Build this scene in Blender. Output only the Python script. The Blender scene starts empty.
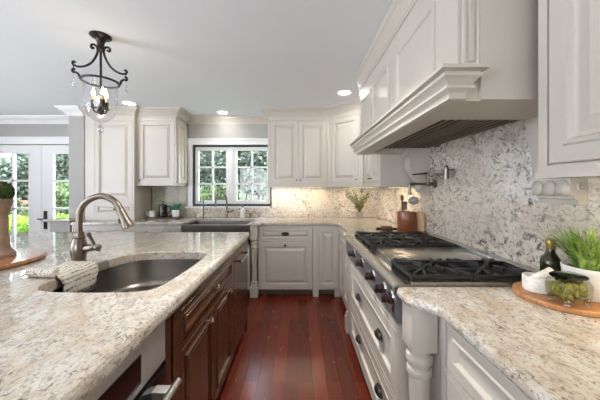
import bpy, bmesh, math, random
from mathutils import Vector, Matrix
R = math.radians
PI = math.pi
random.seed(7)
S = bpy.context.scene
COL = S.collection

# ------------------------------------------------------------------ camera, world, sun, exposure
cam_d = bpy.data.cameras.new('camera'); cam = bpy.data.objects.new('camera', cam_d); COL.objects.link(cam)
cam.location = (0, 0, 1.34); cam.rotation_euler = (R(90), 0, 0)
cam_d.sensor_width = 36; cam_d.lens = 16; cam_d.shift_y = -0.02; cam_d.shift_x = 0.0017
cam_d.clip_start = 0.02
S.camera = cam
S.view_settings.view_transform = 'Standard'; S.view_settings.look = 'None'
S.view_settings.gamma = 1; S.view_settings.use_curve_mapping = False
S.view_settings.exposure = 0.76
S.cycles.use_denoising = True
S.cycles.max_bounces = 10; S.cycles.diffuse_bounces = 5; S.cycles.transparent_max_bounces = 16
S.cycles.sample_clamp_indirect = 2.5; S.cycles.sample_clamp_direct = 12; S.cycles.caustics_reflective = False; S.cycles.caustics_refractive = False

w = bpy.data.worlds.new('sky'); S.world = w; w.use_nodes = True
bg = w.node_tree.nodes['Background']
bg.inputs[0].default_value = (0.80, 0.88, 1.0, 1); bg.inputs[1].default_value = 7.0

def light(name, kind, loc, rot, power, color=(1, 1, 1), size=None, size_y=None, shape=None, spread=None):
    l = bpy.data.lights.new(name, kind); o = bpy.data.objects.new(name, l); COL.objects.link(o)
    o.location = loc; o.rotation_euler = rot; l.energy = power; l.color = color
    if kind == 'AREA':
        l.shape = shape or ('RECTANGLE' if size_y else 'SQUARE'); l.size = size or 1
        if size_y: l.size_y = size_y
        if spread: l.spread = spread
    elif kind == 'POINT': l.shadow_soft_size = size or .05
    return o
# added fill lamps inside the room, out of view to the left and behind
for z in (.55, 1.2, 1.85):      # tilted upwards to brighten the ceiling
    light('fill_left', 'AREA', (-5.06, -.7, z), (0, R(-160), 0), 84, (.81, .89, 1), .6, 3.7)
light('fill_rear', 'AREA', (-1.1, -3.42, 1.25), (R(95), 0, R(-4)), 17, (.95, .97, 1), 2.8, 1.9, spread=R(75))
for loc, rot, a, b in (((-1.0, 4.09, 1.52), (R(-90), 0, 0), 1.15, .9), ((-3.83, 4.09, 1.0), (R(-90), 0, 0), 1.7, 1.95)):
    o = light('sky_portal', 'AREA', loc, rot, 1, (1, 1, 1), a, b); o.data.cycles.is_portal = True

# ------------------------------------------------------------------ materials
def lin(c): return c / 12.92 if c <= .04045 else ((c + .055) / 1.055) ** 2.4
def rgb(r, g, b): return (lin(r / 255), lin(g / 255), lin(b / 255), 1)

class NT:
    def __init__(s, name):
        s.m = bpy.data.materials.new(name); s.m.use_nodes = True
        s.t = s.m.node_tree; s.n = s.t.nodes; s.b = s.n['Principled BSDF']; s.out = s.n['Material Output']
    def new(s, k, **kw):
        n = s.n.new(k)
        for a, v in kw.items():
            if a.startswith('i_'):
                n.inputs[a[2:].replace('_', ' ')].default_value = v
            else: setattr(n, a, v)
        return n
    def link(s, a, b): s.t.links.new(a, b)
    def coord(s, kind='Object', scale=(1, 1, 1), rot=(0, 0, 0)):
        tc = s.new('ShaderNodeTexCoord'); mp = s.new('ShaderNodeMapping')
        mp.inputs['Scale'].default_value = scale; mp.inputs['Rotation'].default_value = rot
        s.link(tc.outputs[kind], mp.inputs[0]); return mp.outputs[0]
    def noise(s, vec, scale, detail=4, rough=.5, dist=0):
        n = s.new('ShaderNodeTexNoise'); n.inputs['Scale'].default_value = scale
        n.inputs['Detail'].default_value = detail; n.inputs['Roughness'].default_value = rough
        n.inputs['Distortion'].default_value = dist
        s.link(vec, n.inputs['Vector']); return n.outputs['Fac']
    def ramp(s, fac, stops, interp='LINEAR'):
        r = s.new('ShaderNodeValToRGB'); r.color_ramp.interpolation = interp
        els = r.color_ramp.elements
        while len(els) < len(stops): els.new(.5)
        for e, (p, c) in zip(els, stops): e.position = p; e.color = c
        s.link(fac, r.inputs[0]); return r.outputs[0]
    def mix(s, fac, a, b, mode='MIX'):
        n = s.new('ShaderNodeMix', data_type='RGBA', blend_type=mode)
        for v, i in ((fac, 0), (a, 6), (b, 7)):
            if hasattr(v, 'links') or hasattr(v, 'is_linked'): s.link(v, n.inputs[i])
            else: n.inputs[i].default_value = v
        return n.outputs[2]
    def bump(s, h, strength=.2, dist=.01):
        b = s.new('ShaderNodeBump'); b.inputs['Strength'].default_value = strength; b.inputs['Distance'].default_value = dist
        s.link(h, b.inputs['Height']); s.link(b.outputs[0], s.b.inputs['Normal'])

def plain(name, col, rough=.5, metal=0, spec=.5, var=.0, coat=0, vs=6):
    t = NT(name); t.b.inputs['Roughness'].default_value = rough; t.b.inputs['Metallic'].default_value = metal
    t.b.inputs['Specular IOR Level'].default_value = spec; t.b.inputs['Coat Weight'].default_value = coat
    c2 = tuple(v * (1 - var) for v in col[:3]) + (1,)
    f = t.noise(t.coord(), vs, 3)
    t.link(t.ramp(f, [(.35, c2), (.65, col)]), t.b.inputs['Base Color'])
    return t.m

def granite(name, cream, tan, grey, dark, rough=.12, scale=1.0, stretch=(1, 1, 1), rot=(0, 0, 0), dk=.62, greyamt=.55):
    t = NT(name); v = t.coord('Object', stretch, rot)
    n1 = t.noise(v, 5 * scale, 5, .6, .6); n2 = t.noise(v, 17 * scale, 5, .62, .4)
    n3 = t.noise(v, 60 * scale, 3, .6, .2); n4 = t.noise(v, 3.2 * scale, 4, .6, .9)
    n5 = t.noise(v, 30 * scale, 4, .65, .8)
    base = t.mix(t.ramp(n1, [(.40, (0, 0, 0, 1)), (.62, (1, 1, 1, 1))]), cream, tan)
    base = t.mix(t.ramp(n2, [(greyamt, (0, 0, 0, 1)), (greyamt + .16, (1, 1, 1, 1))]), base, grey)
    base = t.mix(t.ramp(n3, [(.56, (0, 0, 0, 1)), (.75, (.55, .55, .55, 1))]), base, grey)
    mask = t.ramp(n4, [(.36, (0, 0, 0, 1)), (.62, (1, 1, 1, 1))])
    sp = t.ramp(n5, [(dk - .02, (0, 0, 0, 1)), (dk + .06, (1, 1, 1, 1))])
    mm = t.mix(1.0, mask, sp, 'MULTIPLY')
    base = t.mix(mm, base, dark)
    n6 = t.noise(v, 48 * scale, 3, .7, .5)
    fl = t.ramp(n6, [(.57, (0, 0, 0, 1)), (.63, (.85, .85, .85, 1))])
    base = t.mix(fl, base, tuple(a_ * .45 + b_ * .35 for a_, b_ in zip(dark[:3], tan[:3])) + (1,))
    n7 = t.noise(v, 11 * scale, 6, .7, 1.4)
    vein = t.ramp(n7, [(.485, (0, 0, 0, 1)), (.5, (.6, .6, .6, 1)), (.515, (0, 0, 0, 1))])
    base = t.mix(vein, base, grey)
    t.link(base, t.b.inputs['Base Color']); t.b.inputs['Roughness'].default_value = rough
    t.b.inputs['Specular IOR Level'].default_value = .5
    return t.m

M = {}
M['wall'] = plain('wall_paint', rgb(163, 160, 154), .7, var=.02)
M['ceil'] = plain('ceiling_paint', rgb(236, 239, 244), .75, var=.01)
M['trim'] = plain('white_trim_paint', rgb(236, 236, 234), .4, var=.01)
M['cab'] = plain('cream_cabinet_paint', rgb(197, 190, 179), .36, var=.025, vs=3)
M['cabin'] = plain('cabinet_interior', rgb(120, 110, 100), .7, var=.1)
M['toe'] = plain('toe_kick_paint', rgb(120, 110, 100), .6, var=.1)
M['granite'] = granite('granite_top', rgb(192, 188, 181), rgb(176, 163, 145), rgb(150, 143, 134), rgb(78, 65, 54), .05, 2.6, (1, .6, 1), (0, 0, R(28)), dk=.57, greyamt=.52)
M['granite_edge'] = M['granite']
M['splash'] = granite('granite_backsplash', rgb(234, 224, 210), rgb(220, 207, 190), rgb(172, 163, 153), rgb(66, 62, 60), .15, 1.0, (1, .7, 1), (R(30), 0, 0), dk=.55, greyamt=.535)
M['steel'] = plain('brushed_steel', rgb(190, 188, 184), .26, 1, var=.06, vs=14)
M['sinksteel'] = plain('sink_steel', rgb(128, 122, 114), .30, 1, var=.08, vs=9)
M['darksteel'] = plain('dark_steel_panel', rgb(118, 118, 121), .4, .35, var=.05)
M['appl'] = plain('appliance_steel', rgb(186, 184, 182), .42, .6, var=.04, vs=14)
M['nickel'] = plain('brushed_nickel', rgb(122, 112, 101), .3, 1, var=.05)
M['chrome'] = plain('polished_chrome', rgb(215, 214, 212), .12, 1, var=.02)
M['oldnickel'] = plain('aged_nickel', rgb(130, 122, 114), .28, 1, var=.12, vs=30)
M['iron'] = plain('cast_iron', rgb(26, 25, 25), .5, 0, .5, .2, vs=40)
M['black'] = plain('black_gloss', rgb(16, 15, 15), .12, 0, .5, .1)
M['blackglass'] = plain('black_glass', rgb(9, 9, 10), .04, 0, .6, .1)
M['bronze'] = plain('dark_bronze', rgb(46, 41, 37), .38, .6, .5, .2, vs=30)
M['knobs'] = plain('range_knob_black', rgb(38, 19, 21), .25, 0, .6, .1)
M['white_cer'] = plain('white_ceramic', rgb(238, 236, 232), .25, var=.02)
M['greycer'] = plain('grey_pottery', rgb(172, 166, 158), .6, var=.12, vs=30)
M['screen'] = plain('dark_window_frame', rgb(42, 44, 46), .5, var=.05)

def wood(name, a, b, rough, stretch=(14, 14, 1), coat=0, dark=None):
    t = NT(name); v = t.coord('Object', stretch)
    n = t.noise(v, 2.2, 6, .6, 1.2)
    t.link(t.ramp(n, [(.3, a), (.7, b)]), t.b.inputs['Base Color'])
    t.b.inputs['Roughness'].default_value = rough; t.b.inputs['Coat Weight'].default_value = coat
    t.b.inputs['Coat Roughness'].default_value = .08
    t.bump(n, .05, .002)
    return t.m
M['mahog'] = wood('mahogany_cabinet', rgb(48, 27, 15), rgb(84, 49, 27), .26, (12, 12, 1), .3)
M['boardwood'] = wood('varnished_board', rgb(122, 76, 44), rgb(178, 122, 76), .18, (3, 22, 3), .5)
M['servewood'] = wood('acacia_board', rgb(128, 80, 44), rgb(190, 136, 84), .4, (4, 24, 4))
M['traywood'] = wood('dark_tray_wood', rgb(62, 42, 32), rgb(92, 64, 48), .5, (3, 20, 3))
M['lightwood'] = wood('pale_wood', rgb(196, 160, 120), rgb(222, 190, 150), .5, (10, 10, 1.5))
M['crockwood'] = wood('reddish_crock', rgb(104, 58, 36), rgb(146, 86, 54), .3, (4, 4, 16), .2)
M['urn'] = wood('terracotta_wood', rgb(118, 94, 76), rgb(154, 126, 104), .6, (5, 5, 9))
M['spoonwood'] = wood('spoon_wood', rgb(110, 74, 48), rgb(150, 104, 70), .5)

def floor_mat():
    t = NT('mahogany_planks'); v = t.coord('Object', (1, 1, 1), (0, 0, R(90)))
    br = t.new('ShaderNodeTexBrick'); t.link(v, br.inputs['Vector'])
    br.offset = .37; br.offset_frequency = 2
    br.inputs['Scale'].default_value = 1; br.inputs['Brick Width'].default_value = 1.35; br.inputs['Row Height'].default_value = .095
    br.inputs['Mortar Size'].default_value = .001; br.inputs['Mortar Smooth'].default_value = .3; br.inputs['Bias'].default_value = 0
    br.inputs['Color1'].default_value = (0, 0, 0, 1); br.inputs['Color2'].default_value = (1, 1, 1, 1); br.inputs['Mortar'].default_value = (.5, .5, .5, 1)
    col = t.ramp(br.outputs['Color'], [(0, rgb(84, 33, 22)), (.5, rgb(98, 40, 27)), (1, rgb(112, 48, 33))])
    g = t.noise(t.coord('Object', (26, 1.6, 1)), 2.5, 6, .62, .6)
    col = t.mix(t.ramp(g, [(.3, (.62, .58, .56, 1)), (.7, (1.08, 1.05, 1.02, 1))]), col, col, 'MULTIPLY') if False else t.mix(.55, col, t.mix(1.0, col, t.ramp(g, [(.3, (.62, .60, .60, 1)), (.75, (1.2, 1.17, 1.15, 1))]), 'MULTIPLY'))
    col = t.mix(br.outputs['Fac'], col, rgb(40, 17, 13))
    t.link(col, t.b.inputs['Base Color'])
    r = t.noise(t.coord('Object', (8, 2, 1)), 3, 4)
    rr = t.new('ShaderNodeMapRange'); rr.inputs['To Min'].default_value = .17; rr.inputs['To Max'].default_value = .32
    t.link(r, rr.inputs[0]); t.link(rr.outputs[0], t.b.inputs['Roughness'])
    return t.m
M['floor'] = floor_mat()

def clear(name, tint=(1, 1, 1, 1), refl=.06, rough=.0, ior=1.45, dens=1.0):
    t = NT(name); t.n.remove(t.b)
    tr = t.new('ShaderNodeBsdfTransparent'); tr.inputs[0].default_value = tint
    gl = t.new('ShaderNodeBsdfGlossy'); gl.inputs['Roughness'].default_value = rough
    lw = t.new('ShaderNodeLayerWeight'); lw.inputs[0].default_value = .5
    pw = t.new('ShaderNodeMath', operation='POWER'); pw.inputs[1].default_value = 4.5; t.link(lw.outputs['Facing'], pw.inputs[0])
    fr = t.new('ShaderNodeMath', operation='MULTIPLY_ADD'); fr.inputs[1].default_value = .85; fr.inputs[2].default_value = ((ior - 1) / (ior + 1)) ** 2; t.link(pw.outputs[0], fr.inputs[0])
    mx = t.new('ShaderNodeMixShader'); t.link(fr.outputs[0], mx.inputs[0]); t.link(tr.outputs[0], mx.inputs[1]); t.link(gl.outputs[0], mx.inputs[2])
    t.link(mx.outputs[0], t.out.inputs[0]); return t.m
M['glass'] = clear('window_glass', (.97, .98, .98, 1))
M['winglass'] = clear('screened_window_glass', (.84, .86, .86, 1))
M['bell'] = clear('seeded_bell_glass', (.95, .96, .97, 1), rough=.05, ior=1.8)
M['jar'] = clear('clear_jar_glass', (.86, .90, .82, 1), rough=.02, ior=1.5)
M['crystal'] = clear('crystal', (.93, .94, .96, 1), rough=.05, ior=2.6)
def glow(name, col, st):
    t = NT(name); t.b.inputs['Base Color'].default_value = col
    t.b.inputs['Emission Color'].default_value = col; t.b.inputs['Emission Strength'].default_value = st; t.m.cycles.emission_sampling = 'NONE'; return t.m
M['lamp'] = glow('lit_lamp_lens', (1, .95, .88, 1), 9)
M['bulb'] = glow('lit_candle_bulb', (1, .86, .62, 1), 6)
M['led'] = glow('lit_led_strip', (1, .86, .62, 1), 4)
M['olive'] = plain('olive_green_oil_glass', rgb(44, 42, 14), .08, 0, .6, .3)
M['foil'] = plain('gold_foil', rgb(168, 138, 74), .35, .7, var=.15)
M['olives'] = plain('green_olives', rgb(150, 140, 58), .35, var=.5, vs=90)
M['soil'] = plain('pebble_soil', rgb(128, 104, 80), .9, var=.5, vs=120)
M['marble'] = granite('white_marble', rgb(238, 236, 232), rgb(230, 227, 222), rgb(205, 202, 198), rgb(190, 186, 182), .35, 1.5)
def leafmat(name, a, b, sc=30, tr=.15):
    t = NT(name); f = t.noise(t.coord(), sc, 3)
    t.link(t.ramp(f, [(.3, a), (.7, b)]), t.b.inputs['Base Color']); t.b.inputs['Roughness'].default_value = .5
    return t.m
M['grassy'] = leafmat('blade_green', rgb(78, 120, 44), rgb(176, 200, 104), 40)
M['box'] = leafmat('boxwood_green', rgb(40, 62, 20), rgb(84, 104, 40), 60)
M['herb'] = leafmat('olive_sprig_green', rgb(66, 74, 38), rgb(118, 120, 66), 40)
M['succ'] = leafmat('succulent_green', rgb(30, 88, 66), rgb(70, 128, 100), 40)
M['shrub'] = leafmat('shrub_green', rgb(52, 72, 40), rgb(128, 146, 92), 1.6)
M['shrubd'] = leafmat('dark_shrub_green', rgb(44, 58, 44), rgb(120, 132, 112), 1.4)
M['hedge'] = leafmat('bright_hedge_green', rgb(96, 140, 40), rgb(190, 214, 92), 3)
M['lawn'] = leafmat('lawn_green', rgb(90, 120, 50), rgb(130, 156, 76), 3)
M['bark'] = plain('twig_brown', rgb(74, 58, 44), .9, var=.3, vs=30)

def brick_mat():
    t = NT('garden_brick'); v = t.coord('Object', (1, 1, 1), (R(90), 0, 0))
    br = t.new('ShaderNodeTexBrick'); t.link(v, br.inputs['Vector']); br.inputs['Scale'].default_value = 4
    br.inputs['Color1'].default_value = rgb(150, 96, 74); br.inputs['Color2'].default_value = rgb(176, 120, 96); br.inputs['Mortar'].default_value = rgb(190, 180, 168)
    t.link(br.outputs[0], t.b.inputs['Base Color']); t.b.inputs['Roughness'].default_value = .9; return t.m
M['brick'] = brick_mat()

def towel_mat():
    t = NT('printed_towel'); tc = t.new('ShaderNodeTexCoord')
    mp = t.new('ShaderNodeMapping'); t.link(tc.outputs['UV'], mp.inputs[0])
    sep = t.new('ShaderNodeSeparateXYZ'); t.link(mp.outputs[0], sep.inputs[0])
    # rows of handwriting-like dashes: a row mask times a stretched noise
    m1 = t.new('ShaderNodeMath', operation='MULTIPLY'); m1.inputs[1].default_value = 13; t.link(sep.outputs[1], m1.inputs[0])
    fr = t.new('ShaderNodeMath', operation='FRACT'); t.link(m1.outputs[0], fr.inputs[0])
    row = t.ramp(fr.outputs[0], [(.22, (0, 0, 0, 1)), (.3, (1, 1, 1, 1)), (.66, (1, 1, 1, 1)), (.74, (0, 0, 0, 1))])
    mp2 = t.new('ShaderNodeMapping'); mp2.inputs['Scale'].default_value = (34, 30, 1); t.link(tc.outputs['UV'], mp2.inputs[0])
    n = t.noise(mp2.outputs[0], 1.0, 3, .6, .8)
    ink = t.ramp(n, [(.49, (0, 0, 0, 1)), (.55, (1, 1, 1, 1))])
    k = t.mix(1.0, row, ink, 'MULTIPLY')
    t.link(t.mix(k, rgb(196, 188, 175), rgb(56, 50, 47)), t.b.inputs['Base Color'])
    t.b.inputs['Roughness'].default_value = .9; return t.m
M['towel'] = towel_mat()
def filt():
    t = NT('hood_baffle_steel'); v = t.coord('Object', (1, 1, 1))
    wv = t.new('ShaderNodeTexWave', bands_direction='X'); wv.inputs['Scale'].default_value = 14; t.link(v, wv.inputs['Vector'])
    t.link(t.ramp(wv.outputs['Fac'], [(.3, rgb(120, 108, 98)), (.6, rgb(150, 138, 126))]), t.b.inputs['Base Color'])
    t.b.inputs['Metallic'].default_value = .6; t.b.inputs['Roughness'].default_value = .45; return t.m
M['filter'] = filt()

# ------------------------------------------------------------------ mesh helpers
class MB:
    def __init__(s): s.bm = bmesh.new(); s.uv = None
    def box(s, x0, x1, y0, y1, z0, z1, bev=0):
        v = [s.bm.verts.new(p) for p in ((x0, y0, z0), (x1, y0, z0), (x1, y1, z0), (x0, y1, z0), (x0, y0, z1), (x1, y0, z1), (x1, y1, z1), (x0, y1, z1))]
        fs = [s.bm.faces.new([v[i] for i in q]) for q in ((0, 3, 2, 1), (4, 5, 6, 7), (0, 1, 5, 4), (1, 2, 6, 5), (2, 3, 7, 6), (3, 0, 4, 7))]
        if bev:
            es = list({e for f in fs for e in f.edges})
            bmesh.ops.bevel(s.bm, geom=es, offset=bev, segments=2, affect='EDGES', profile=.6)
        return s
    def loops(s, rings, closed_ring=True, cap0=True, cap1=True):
        rv = [[s.bm.verts.new(p) for p in r] for r in rings]
        n = len(rv[0])
        for a, b in zip(rv, rv[1:]):
            for i in range(n if closed_ring else n - 1):
                j = (i + 1) % n
                try: s.bm.faces.new((a[i], a[j], b[j], b[i]))
                except ValueError: pass
        if cap0 and len(rv[0]) > 2: s.bm.faces.new(rv[0][::-1])
        if cap1 and len(rv[-1]) > 2: s.bm.faces.new(rv[-1])
        return s
    def lathe(s, prof, c=(0, 0, 0), seg=20, axis='Z', cap=True, sx=1, sy=1):
        rings = []
        for r, h in prof:
            r = max(r, .0004); ring = []
            for i in range(seg):
                a = 2 * PI * i / seg; u, v = r * math.cos(a) * sx, r * math.sin(a) * sy
                p = {'Z': (u, v, h), 'X': (h, u, v), 'Y': (v, h, u)}[axis]
                ring.append((c[0] + p[0], c[1] + p[1], c[2] + p[2]))
            rings.append(ring)
        return s.loops(rings, cap0=cap, cap1=cap)
    def tube(s, pts, rad, seg=10, smooth=0, flat=1.0):
        pts = [Vector(p) for p in pts]
        if not hasattr(rad, '__len__'): rad = [rad] * len(pts)
        if smooth:
            P, Q = [], []
            for i in range(len(pts) - 1):
                p0 = pts[max(i - 1, 0)]; p1 = pts[i]; p2 = pts[i + 1]; p3 = pts[min(i + 2, len(pts) - 1)]
                for k in range(smooth):
                    t = k / smooth
                    P.append(.5 * ((2 * p1) + (p2 - p0) * t + (2 * p0 - 5 * p1 + 4 * p2 - p3) * t * t + (3 * p1 - p0 - 3 * p2 + p3) * t ** 3))
                    Q.append(rad[i] * (1 - t) + rad[i + 1] * t)
            P.append(pts[-1]); Q.append(rad[-1]); pts, rad = P, Q
        rings = []; up = None
        for i, p in enumerate(pts):
            d = (pts[min(i + 1, len(pts) - 1)] - pts[max(i - 1, 0)]).normalized()
            if up is None:
                up = Vector((0, 0, 1)) if abs(d.z) < .9 else Vector((0, 1, 0))
            x = up.cross(d)
            if x.length < 1e-5: x = Vector((1, 0, 0)).cross(d)
            x.normalize(); y = d.cross(x).normalized(); up = y
            rings.append([p + x * (rad[i] * math.cos(2 * PI * k / seg)) + y * (rad[i] * flat * math.sin(2 * PI * k / seg)) for k in range(seg)])
        return s.loops(rings)
    def bar(s, a, b, w, h):
        a, b = Vector(a), Vector(b); d = (b - a).normalized()
        x = d.cross(Vector((0, 0, 1)))
        x = x.normalized() if x.length > 1e-4 else Vector((1, 0, 0)); y = x.cross(d).normalized()
        rings = [[p + x * (u * w / 2) + y * (v * h / 2) for u, v in ((-1, -1), (1, -1), (1, 1), (-1, 1))] for p in (a, b)]
        return s.loops(rings)
    def sweep(s, path, prof, side=1, zero=(0, 0)):
        """horizontal moulding: path [(x,y)], profile [(outward, z)], outward is right of the path times side"""
        P = [Vector(p) for p in path]; rings = []
        for i, p in enumerate(P):
            ns = []
            if i > 0: d = (P[i] - P[i - 1]).normalized(); ns.append(Vector((d.y, -d.x)) * side)
            if i < len(P) - 1: d = (P[i + 1] - P[i]).normalized(); ns.append(Vector((d.y, -d.x)) * side)
            if len(ns) == 2:
                m = ns[0] + ns[1]; m = m / (m.dot(ns[0])) if m.length > 1e-4 else ns[0]
            else: m = ns[0]
            rings.append([(p.x + m.x * o, p.y + m.y * o, z) for o, z in prof])
        return s.loops(rings)
    def panel(s, w, h, prof, org=(0, 0, 0)):
        """door or drawer front in the local XZ plane facing -Y; prof [(inset, y)]"""
        rings = []
        for i, y in prof:
            rings.append([(org[0] + a, org[1] + y, org[2] + b) for a, b in ((i, i), (w - i, i), (w - i, h - i), (i, h - i))])
        return s.loops(rings)
    def sphere(s, c, r, sx=1, sy=1, sz=1, seg=14):
        prof = [(r * math.sin(PI * k / 8), -r * sz * math.cos(PI * k / 8)) for k in range(9)]
        return s.lathe(prof, c, seg, sx=sx, sy=sy)
    def xform(s, mat): bmesh.ops.transform(s.bm, matrix=mat, verts=s.bm.verts[:]); return s
    def build(s, name, mat, parent=None, smooth=True, angle=35, label=None, recalc=True):
        bm = s.bm
        if recalc: bmesh.ops.recalc_face_normals(bm, faces=bm.faces[:])
        me = bpy.data.meshes.new(name)
        for f in bm.faces: f.smooth = smooth
        if smooth:
            lim = R(angle)
            for e in bm.edges:
                if len(e.link_faces) == 2 and e.calc_face_angle(0) > lim: e.smooth = False
        bm.to_mesh(me); bm.free()
        me.materials.append(mat if not isinstance(mat, str) else M[mat])
        o = bpy.data.objects.new(name, me); COL.objects.link(o)
        if parent: o.parent = parent
        if label: o['label'] = label
        return o

def tag(o, label, cat, group=None, kind=None):
    o['label'] = label
    if cat: o['category'] = cat
    if group: o['group'] = group
    if kind: o['kind'] = kind
    return o
def thing(name, label, cat, loc=(0, 0, 0), rz=0, group=None):
    o = bpy.data.objects.new(name, None); o.empty_display_size = .05; COL.objects.link(o)
    o.location = loc; o.rotation_euler = (0, 0, rz)
    return tag(o, label, cat, group)
def struct(o, label=None):
    o['kind'] = 'structure'
    if label: o['label'] = label
    return o
def dup(root, loc=None, rz=None, label=None, scale=None):
    c = root.copy(); COL.objects.link(c)
    if loc is not None: c.location = loc
    if rz is not None: c.rotation_euler = (0, 0, rz)
    if label: c['label'] = label
    if scale: c.scale = scale
    for ch in list(root.children):
        d = ch.copy(); COL.objects.link(d); d.parent = c
        for g in list(ch.children):
            e = g.copy(); COL.objects.link(e); e.parent = d
    return c

def offset_poly(pts, d):
    """inset a CCW polygon by d (positive shrinks)"""
    n = len(pts); out = []
    for i in range(n):
        p0, p1, p2 = Vector(pts[i - 1]), Vector(pts[i]), Vector(pts[(i + 1) % n])
        a = (p1 - p0).normalized(); b = (p2 - p1).normalized()
        na, nb = Vector((-a.y, a.x)), Vector((-b.y, b.x))
        m = na + nb; k = m.dot(na)
        m = m / k if abs(k) > 1e-3 else na
        q = p1 + m * d; out.append((q.x, q.y))
    return out
def round_poly(pts, rads, seg=5):
    out = []; n = len(pts)
    for i in range(n):
        r = rads[i] if hasattr(rads, '__len__') else rads
        p0, p1, p2 = Vector(pts[i - 1]), Vector(pts[i]), Vector(pts[(i + 1) % n])
        if r <= 0: out.append(tuple(p1)); continue
        a = (p0 - p1).normalized(); b = (p2 - p1).normalized()
        half = a.angle(b) / 2; t = min(r / math.tan(half), (p0 - p1).length * .48, (p2 - p1).length * .48)
        q0, q2 = p1 + a * t, p1 + b * t
        for k in range(seg + 1):
            u = k / seg; out.append(tuple((1 - u) ** 2 * q0 + 2 * u * (1 - u) * p1 + u * u * q2))
    return out
def slab(pts, z0, z1, hole=None, nose=.012):
    """worktop with a rounded edge; pts CCW; optional hole (CCW)"""
    mb = MB(); h = z1 - z0
    prof = [(nose, z0), (.003, z0 + .004), (0, z0 + h * .3), (0, z0 + h * .55), (nose * .25, z0 + h * .8), (nose * .7, z1 - .002), (nose * 1.2, z1)]
    rings = []
    for o, z in prof: rings.append([mb.bm.verts.new((x, y, z)) for x, y in offset_poly(pts, o)])
    n = len(pts)
    for a, b in zip(rings, rings[1:]):
        for i in range(n):
            j = (i + 1) % n; mb.bm.faces.new((a[i], a[j], b[j], b[i]))
    if not hole:
        mb.bm.faces.new(rings[-1]); mb.bm.faces.new(rings[0][::-1])
    else:
        hp = [(0, z0), (0, z1 - .008), (-.003, z1 - .002), (-.008, z1)]
        hr = [[mb.bm.verts.new((x, y, z)) for x, y in offset_poly(hole, o)] for o, z in hp]
        m = len(hole)
        for a, b in zip(hr, hr[1:]):
            for i in range(m):
                j = (i + 1) % m; mb.bm.faces.new((a[i], b[i], b[j], a[j]))
        for R0, H0 in ((rings[-1], hr[-1]), (rings[0], hr[0])):
            es = [mb.bm.edges.get((r[i], r[(i + 1) % len(r)])) for r in (R0, H0) for i in range(len(r))]
            bmesh.ops.triangle_fill(mb.bm, edges=es, use_beauty=True)
    return mb

CAB = M['cab']
def raised(w, h):
    f = min(.056, .24 * min(w, h)); k = f / .056
    return [(0, 0), (0, -.018), (.0015, -.019), (f - .012 * k, -.019), (f - .009 * k, -.0165), (f, -.0165), (f + .003 * k, -.003), (f + .012 * k, -.002), (f + .040 * k, -.015), (f + .042 * k, -.0175)]
def recessed(w, h):
    f = min(.06, .25 * min(w, h)); k = f / .06
    return [(0, 0), (0, -.016), (.003, -.019), (f - .006, -.019), (f, -.023 if k > .6 else -.021), (f + .008 * k, -.021), (f + .016 * k, -.008), (f + .02 * k, -.007)]

def make_knob(parent, x, z, mat='bronze', y=-.019, r=.0125):
    return MB().lathe([(.005, 0), (.005, -.012), (r, -.016), (r * 1.1, -.022), (r * .7, -.028), (.001, -.03)], (x, y, z), 12, 'Y').build('knob', mat, parent)
def make_cup(parent, x, z, y=-.019, w=.045, mat='bronze'):
    mb = MB(); rows = []
    for i in range(7):               # upper hood of the cup, open underneath
        ph = PI / 2 * i / 6; row = []
        for k in range(13):
            th = PI * k / 12
            row.append((x + w * math.cos(th) * math.cos(ph * .0) * (1 - .0 * ph), y - .026 * math.sin(ph) * math.sin(th) ** .7 - .001, z - .012 + .036 * math.sin(th) * math.cos(ph * .88)))
        rows.append(row)
    mb.loops(rows, closed_ring=False, cap0=False, cap1=False)
    mb.lathe([(w * 1.08, .0), (w * 1.08, -.003), (w * .98, -.005)], (x, y, z), 20, 'Y', sx=.50)
    return mb.build('cup_pull', mat, parent)

HOLES = {}
def face_frame(parent, W, z0, z1, mat=None, th=.019, gap=.0035, x_min=0):
    hs = [(a - gap, b + gap, c_ - gap, d + gap) for a, b, c_, d in HOLES.get(parent.name, [])]
    cs = sorted({x_min, W, *[v for h_ in hs for v in h_[:2]]}); zs = sorted({z0, z1, *[v for h_ in hs for v in h_[2:]]})
    mb = MB()
    cell = {}
    for q0, q1 in zip(zs, zs[1:]):
        run = None
        for u0, u1 in zip(cs, cs[1:]):
            cu, cq = (u0 + u1) / 2, (q0 + q1) / 2
            solid = x_min <= cu <= W and z0 <= cq <= z1 and not any(h_[0] < cu < h_[1] and h_[2] < cq < h_[3] for h_ in hs)
            if solid: run = (run[0], u1) if run else (u0, u1)
            if run and (not solid or u1 == cs[-1]):
                mb.box(run[0], run[1], -th, 0, q0, q1); run = None
    return mb.build('face_frame', mat or CAB, parent, smooth=False)
def front(parent, kind, x0, x1, z0, z1, mat=None, style=None, hw=(), y=0):
    mat = mat or CAB; w, h = x1 - x0, z1 - z0
    mb = MB().panel(w, h, (style or raised)(w, h), (0, 0, 0))
    o = mb.build(kind, mat, parent, smooth=False); o.location = (x0, y, z0)
    HOLES.setdefault(parent.name, []).append((x0, x1, z0, z1))
    for hk in hw:
        if hk[0] == 'knob': make_knob(o, hk[1] - x0, hk[2] - z0, *hk[3:])
        else: make_cup(o, hk[1] - x0, hk[2] - z0)
    return o
def body_base(parent, W, D, z0, z1, mat=None, toe=.0, toe_d=.07, name='body'):
    mb = MB(); t = .02
    mb.box(0, W, 0, t, z0, z1); mb.box(0, t, t, D, z0, z1); mb.box(W - t, W, t, D, z0, z1); mb.box(t, W - t, D - t, D, z0, z1)
    mb.box(t, W - t, t, D - t, z0, z0 + t)
    o = mb.build(name, mat or CAB, parent, smooth=False)
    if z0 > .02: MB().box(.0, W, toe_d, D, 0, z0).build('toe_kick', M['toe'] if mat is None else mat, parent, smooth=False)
    return o
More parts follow.
